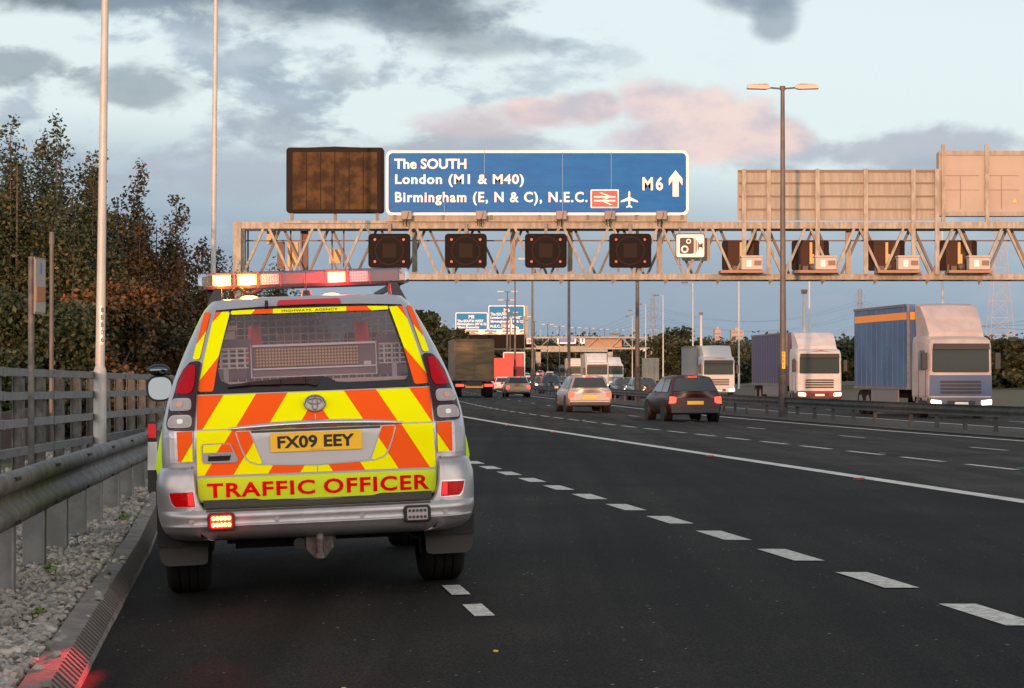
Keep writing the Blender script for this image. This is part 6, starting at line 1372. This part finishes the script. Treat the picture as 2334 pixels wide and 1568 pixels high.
def strobe_beams():
    sb = [o for o in BUMP.children if o.name.startswith("strobe_lamp")][0]
    for nm, tgt, col, e, ang in (("kerb_beam", (-1.96, 10.1, .32), (1, .015, .03), 1700, 6.5), ("road_beam", (-1.25, 9.0, .25), (1, .01, .02), 26, 12), ("road_beam", (-.42, 8.8, .25), (1, .01, .02), 26, 9)):
        L = bpy.data.lights.new(nm, 'SPOT'); L.energy = e; L.color = col; L.spot_size = rad(ang); L.spot_blend = 1.0; L.shadow_soft_size = .02; lo = bpy.data.objects.new(nm, L); COL.objects.link(lo); lo.parent = sb
        src = Vector((-.578, -.06, .50)); lo.location = src; M = Matrix.Translation(CAR.location) @ CAR.rotation_euler.to_matrix().to_4x4(); d_ = (M.inverted() @ Vector(tgt)) - src; lo.rotation_euler = d_.to_track_quat('-Z', 'Y').to_euler()
strobe(-.660, -.497, .444, .545, True); strobe_beams()
strobe(.498, .661, .440, .540, False)

# light bar
def lightbar():
    t = MB(); yb = 1.18; z0, z1 = 1.905, 2.012; C_bar = mat("bar_case", (.05, .035, .035), .35); pr = []
    for x, hy, iz in ((-.680, .08, .012), (-.655, .115, .004), (-.617, .145, 0), (.617, .145, 0), (.655, .115, .004), (.680, .08, .012)):
        pr.append([(x, yb + .15 - hy, z0 + iz), (x, yb + .15 - hy - .006 + .0, z0 + .02 + iz), (x, yb + .15 - hy, z1 - .02 - iz), (x, yb + .17 - hy, z1 - iz), (x, yb + .13 + hy, z1 - iz), (x, yb + .15 + hy, z0 + .02), (x, yb + .13 + hy, z0 + iz)])
    # core tray
    t.box((0, yb + .15, z0 + .012), (1.30, .28, .024)); t.box((0, yb + .15, z1 - .008), (1.26, .26, .016)); t.box((0, yb + .15, (z0 + z1) / 2), (1.24, .14, .09)); bar = t.build("light_bar", C_bar, CAR, bevel=.004)
    dome = lambda nm, c, e: glass(nm, c, .06)
    G1, G2, G3 = glass("dome_amber", (1, .52, .10), .04), glass("dome_clear", (.97, .80, .80), .03), glass("dome_orange", (1, .78, .45), .03)
    for k_, (i0, i1, m) in enumerate(((0, 1, G1), (1, 2, G3), (2, 3, G2), (3, 5, G2))):
        q = MB(); vs = [v for j in range(i0, i1 + 1) for v in pr[j]]; n = 7; q.add(vs, [(j * n + i, j * n + (i + 1) % n, (j + 1) * n + (i + 1) % n, (j + 1) * n + i) for j in range(i1 - i0) for i in range(n)])
        if i0 == 0: q.add(pr[0], [tuple(range(7))])
        if i1 == 5: q.add(pr[5], [tuple(range(6, -1, -1))])
        q.build("dome", m, bar)
    e_w = mat("module_white_hot", (1, .85, .5), .4, emit=(1, .85, .45), es=4); e_a = mat("module_amber_hot", (1, .5, .1), .4, emit=(1, .40, .02), es=2.0); e_r = mat("module_red_hot", (1, .7, .4), .4, emit=(1, .88, .55), es=4)
    zc = (z0 + z1) / 2; e_y = mat("module_yellow_edge", (1, .6, .1), .4, emit=(1, .48, .03), es=1.9); e_y2 = mat("module_red_edge", (1, .5, .1), .4, emit=(1, .42, .10), es=1.8)
    ya = yb + .012
    def module(x0, x1, kind):
        q = MB(); q.box(((x0 + x1) / 2, ya + .03, zc), (x1 - x0, .04, .076)); 
        mm = {'hotA': e_a, 'hotW': e_y, 'hotR': e_y2, 'led': mat("module_reflector", (.72, .60, .60), .25, .5), 'dark': mat("module_dark", (.26, .06, .06), .3), 'clear': mat("module_clear", (.20, .15, .17), .2, .4)}[kind]
        md = q.build("light_module", mm, bar)
        md['label'] = {'hotA': "lit amber module", 'hotW': "lit amber-white module", 'hotR': "lit red-white module", 'led': "unlit module of small round LEDs", 'dark': "dark centre section", 'clear': "unlit clear section"}[kind]
        if kind == 'led':
            for r_ in range(4):
                for c_ in range(6): 
                    q = MB(); cx = x0 + .010 + (c_ + .5) * (x1 - x0 - .02) / 6; cz = zc - .029 + r_ * .0195; q.cyl((cx, ya + .010, cz), (cx, ya + .004, cz), .0072, .004, n=8); q.build("led", mat("led_white", (.85, .66, .64), .2, emit=(1, .5, .45), es=.35), md)
        if kind in ('hotW', 'hotR'): q = MB(); q.box(((x0 + x1) / 2, ya + .006, zc), (x1 - x0 - .022, .012, .056)); q.build("led_panel", e_w if kind == 'hotW' else e_r, md)
        if kind == 'hotA':
            for r_ in range(3):
                for c_ in range(3): q = MB(); q.box((x0 + .022 + c_ * .037, ya + .006, zc - .024 + r_ * .024), (.030, .008, .017)); q.build("led", e_w, md)
        return md
    module(-.587, -.472, 'hotA'); module(-.430, -.307, 'hotW'); module(-.286, -.162, 'led'); module(-.143, .139, 'dark'); module(.147, .266, 'hotR'); module(.292, .415, 'led'); module(.432, .609, 'clear')
    for x in (-.45, -.296, -.152, .143, .279, .424): q = MB(); q.box((x, ya + .012, zc), (.010, .03, .094)); q.build("divider", mat("bar_divider", (.30, .035, .015), .4), bar)
    for x in (-.60, .60): q = MB(); q.box((x, yb + .14, 1.872), (.05, .08, .065)); q.build("foot", C_blk, bar)
    def lamp(nm, x, col, e, rx, z=zc, y=yb - .05, size=.1, typ='AREA'):
        L = bpy.data.lights.new(nm, 'POINT'); L.shadow_soft_size = .035; L.energy = e; L.color = col; lo = bpy.data.objects.new(nm, L); COL.objects.link(lo); lo.parent = bar; lo.location = (x, y, z)
    lamp("amber_glow", -.53, (1, .28, .02), 7.0, 55); lamp("amber_glow", -.37, (1, .30, .03), 8.0, 55); lamp("red_glow", .20, (1, .02, .03), 12.0, 50)
lightbar()
# roof rails, antenna, hose
for s in (-1, 1):
    q = MB(); q.add([(s * .625, .78, 1.79), (s * .53, .78, 1.80), (s * .53, .86, 1.90), (s * .575, .86, 1.90), (s * .625, 1.1, 1.79), (s * .53, 1.1, 1.80), (s * .53, 1.1, 1.905), (s * .575, 1.1, 1.905)], [(0, 1, 2, 3), (4, 7, 6, 5), (0, 3, 7, 4), (1, 5, 6, 2), (3, 2, 6, 7)]); q.bar((s * .555, 1.0, 1.885), (s * .555, 2.6, 1.885), .035, .035); q.build("roof_rail", mat("rail_dark", (.06, .045, .045), .4), CAR, bevel=.006)
q = MB(); q.cyl((0, .95, 1.835), (0, .95, 1.872), .036, .026, 16); q.cyl((0, .95, 1.87), (0, .95, 2.02), .0045, .002, 8); q.build("antenna", mat("antenna_black", (.06, .01, .012), .4), CAR)
q = MB(); q.tube([(-.46, 1.1, 1.83), (-.46, 1.08, 1.89), (-.42, 1.08, 1.905), (-.38, 1.1, 1.87), (-.34, 1.15, 1.87), (-.28, 1.2, 1.90)], .012, 8); q.build("cable", C_blk, CAR)
for x in (-.36, .16): q = MB(); q.sphere((x, 1.0, 1.838), .05, n=14, sz=(1.1, 1, .3)); q.build("roof_beacon", mat("roof_beacon", (1, .5, .2), .4, emit=(1, .35, .1), es=5), CAR)
# under the body
q = MB(); q.cyl((-.62, .55, .40), (.62, .55, .40), .05, n=14); q.build("tow_bar", M_under, CAR)
q = MB(); q.box((0, 1.4, .42), (1.1, 1.5, .22)); q.box((-.2, 1.0, .33), (.6, .5, .12)); q.cyl((-.7, 1.15, .38), (.7, 1.15, .38), .05); q.sphere((0, 1.15, .36), .14, n=12); q.build("underbody", M_under, CAR)
q = MB(); q.box((0, .22, .345), (.17, .03, .10)); q.prism([(-.075, .40), (-.085, .30), (-.035, .24), (.035, .24), (.085, .30), (.075, .40)], .20, .17); q.box((.0, .26, .36), (.20, .05, .06)); q.box((0, .19, .34), (.06, .08, .10)); q.cyl((0, .1, .25), (0, .1, .36), .022, n=12); q.cyl((0, .1, .36), (0, .1, .40), .030, .022, 14); q.cyl((0, .1, .245), (0, .1, .275), .034, n=12); h_ = q.build("tow_hitch", mat("hitch_steel", (.14, .11, .10), .5, .6, var=.4, vs=30), CAR, bevel=.004)
q = MB(); q.sphere((0, .1, .415), .026, n=16); q.build("tow_ball", mat("hitch_steel"), h_)
for x in (-.05, .05): q = MB(); q.cyl((x, .20, .37), (x, .185, .37), .015, n=6); q.build("bolt", mat("hitch_steel"), h_)
q = MB(); q.cyl((-.12, .18, .33), (-.12, .24, .33), .035, n=14); q.box((-.075, .23, .34), (.08, .02, .02)); q.build("trailer_socket", C_blk, CAR)
q = MB(); q.cyl((.59, .26, .355), (.56, .9, .40), .034, n=18, cap=False); q.cyl((.59, .27, .355), (.56, .9, .40), .029, n=18, cap=False); q.build("exhaust_pipe", mat("exhaust_steel", (.20, .15, .13), .4, .8), CAR); q = MB(); q.cyl((.55, .75, .42), (.42, 1.5, .42), .10, n=16); q.build("silencer", M_under, CAR)
def tyre(s, y):
    prof = [(-.13, .24), (-.14, .30), (-.132, .345), (-.11, .372), (-.085, .380), (-.062, .382), (-.060, .371), (-.052, .371), (-.050, .383), (-.004, .384), (-.002, .372), (.006, .372), (.008, .384), (.050, .383), (.052, .371), (.060, .371), (.062, .382), (.085, .380), (.11, .372), (.132, .345), (.14, .30), (.13, .24)]
    q = MB(); N = 48; n = len(prof); vs = [(s * .795 + px, y + r_ * math.cos(2 * math.pi * i / N), .375 + r_ * math.sin(2 * math.pi * i / N)) for i in range(N) for px, r_ in prof]
    q.add(vs, [(i * n + j, i * n + j + 1, ((i + 1) % N) * n + j + 1, ((i + 1) % N) * n + j) for i in range(N) for j in range(n - 1)], 0, False)
    w_ = q.build("wheel", M_rubber, CAR); q = MB(); q.cyl((s * .68, y, .375), (s * .90, y, .375), .24, n=24); q.build("rim", M_galv, w_)
for s in (-1, 1):
    tyre(s, 1.0); tyre(s, 3.75)
# door mirror on the left with the extra spotter mirror, and its twin
for s in (-1, 1):
    q = MB(); q.sphere((s * 1.01, 3.30, 1.27), .105, n=18, sz=(.98, .45, .95)); q.bar((s * .93, 3.3, 1.22), (s * .84, 3.35, 1.18), .05, .08); mh = q.build("door_mirror", C_lime, CAR)
    q = MB(); pts = [(s * 1.01 + .101 * math.copysign(abs(math.cos(t)) ** .75, math.cos(t)), 1.27 + .098 * math.copysign(abs(math.sin(t)) ** .8, math.sin(t))) for t in [2 * math.pi * i / 28 for i in range(28)]]
    q.prism(pts if s < 0 else pts, 3.262, 3.250); q.build("mirror_rim", C_blk, mh); q = MB(); q.prism([(s * 1.01 + (x - s * 1.01) * .84, 1.27 + (z - 1.27) * .84) for x, z in pts], 3.250, 3.246)
    q.v = [(x, y + (z - 1.27) * .10 - .02, z) for x, y, z in q.v]; q.build("mirror_glass", mat("mirror_glass", (.15, .18, .20), .04, 1.0), mh)
    if s < 0:
        q = MB(); q.sphere((-1.015, 3.24, 1.405), .085, n=18, sz=(.95, .5, .52)); o_ = q.build("spotter_mirror", C_blk, mh); q = MB(); q.sphere((-1.015, 3.225, 1.402), .08, n=20, sz=(.86, .42, .42)); q.build("spotter_glass", mat("mirror_glass"), o_)
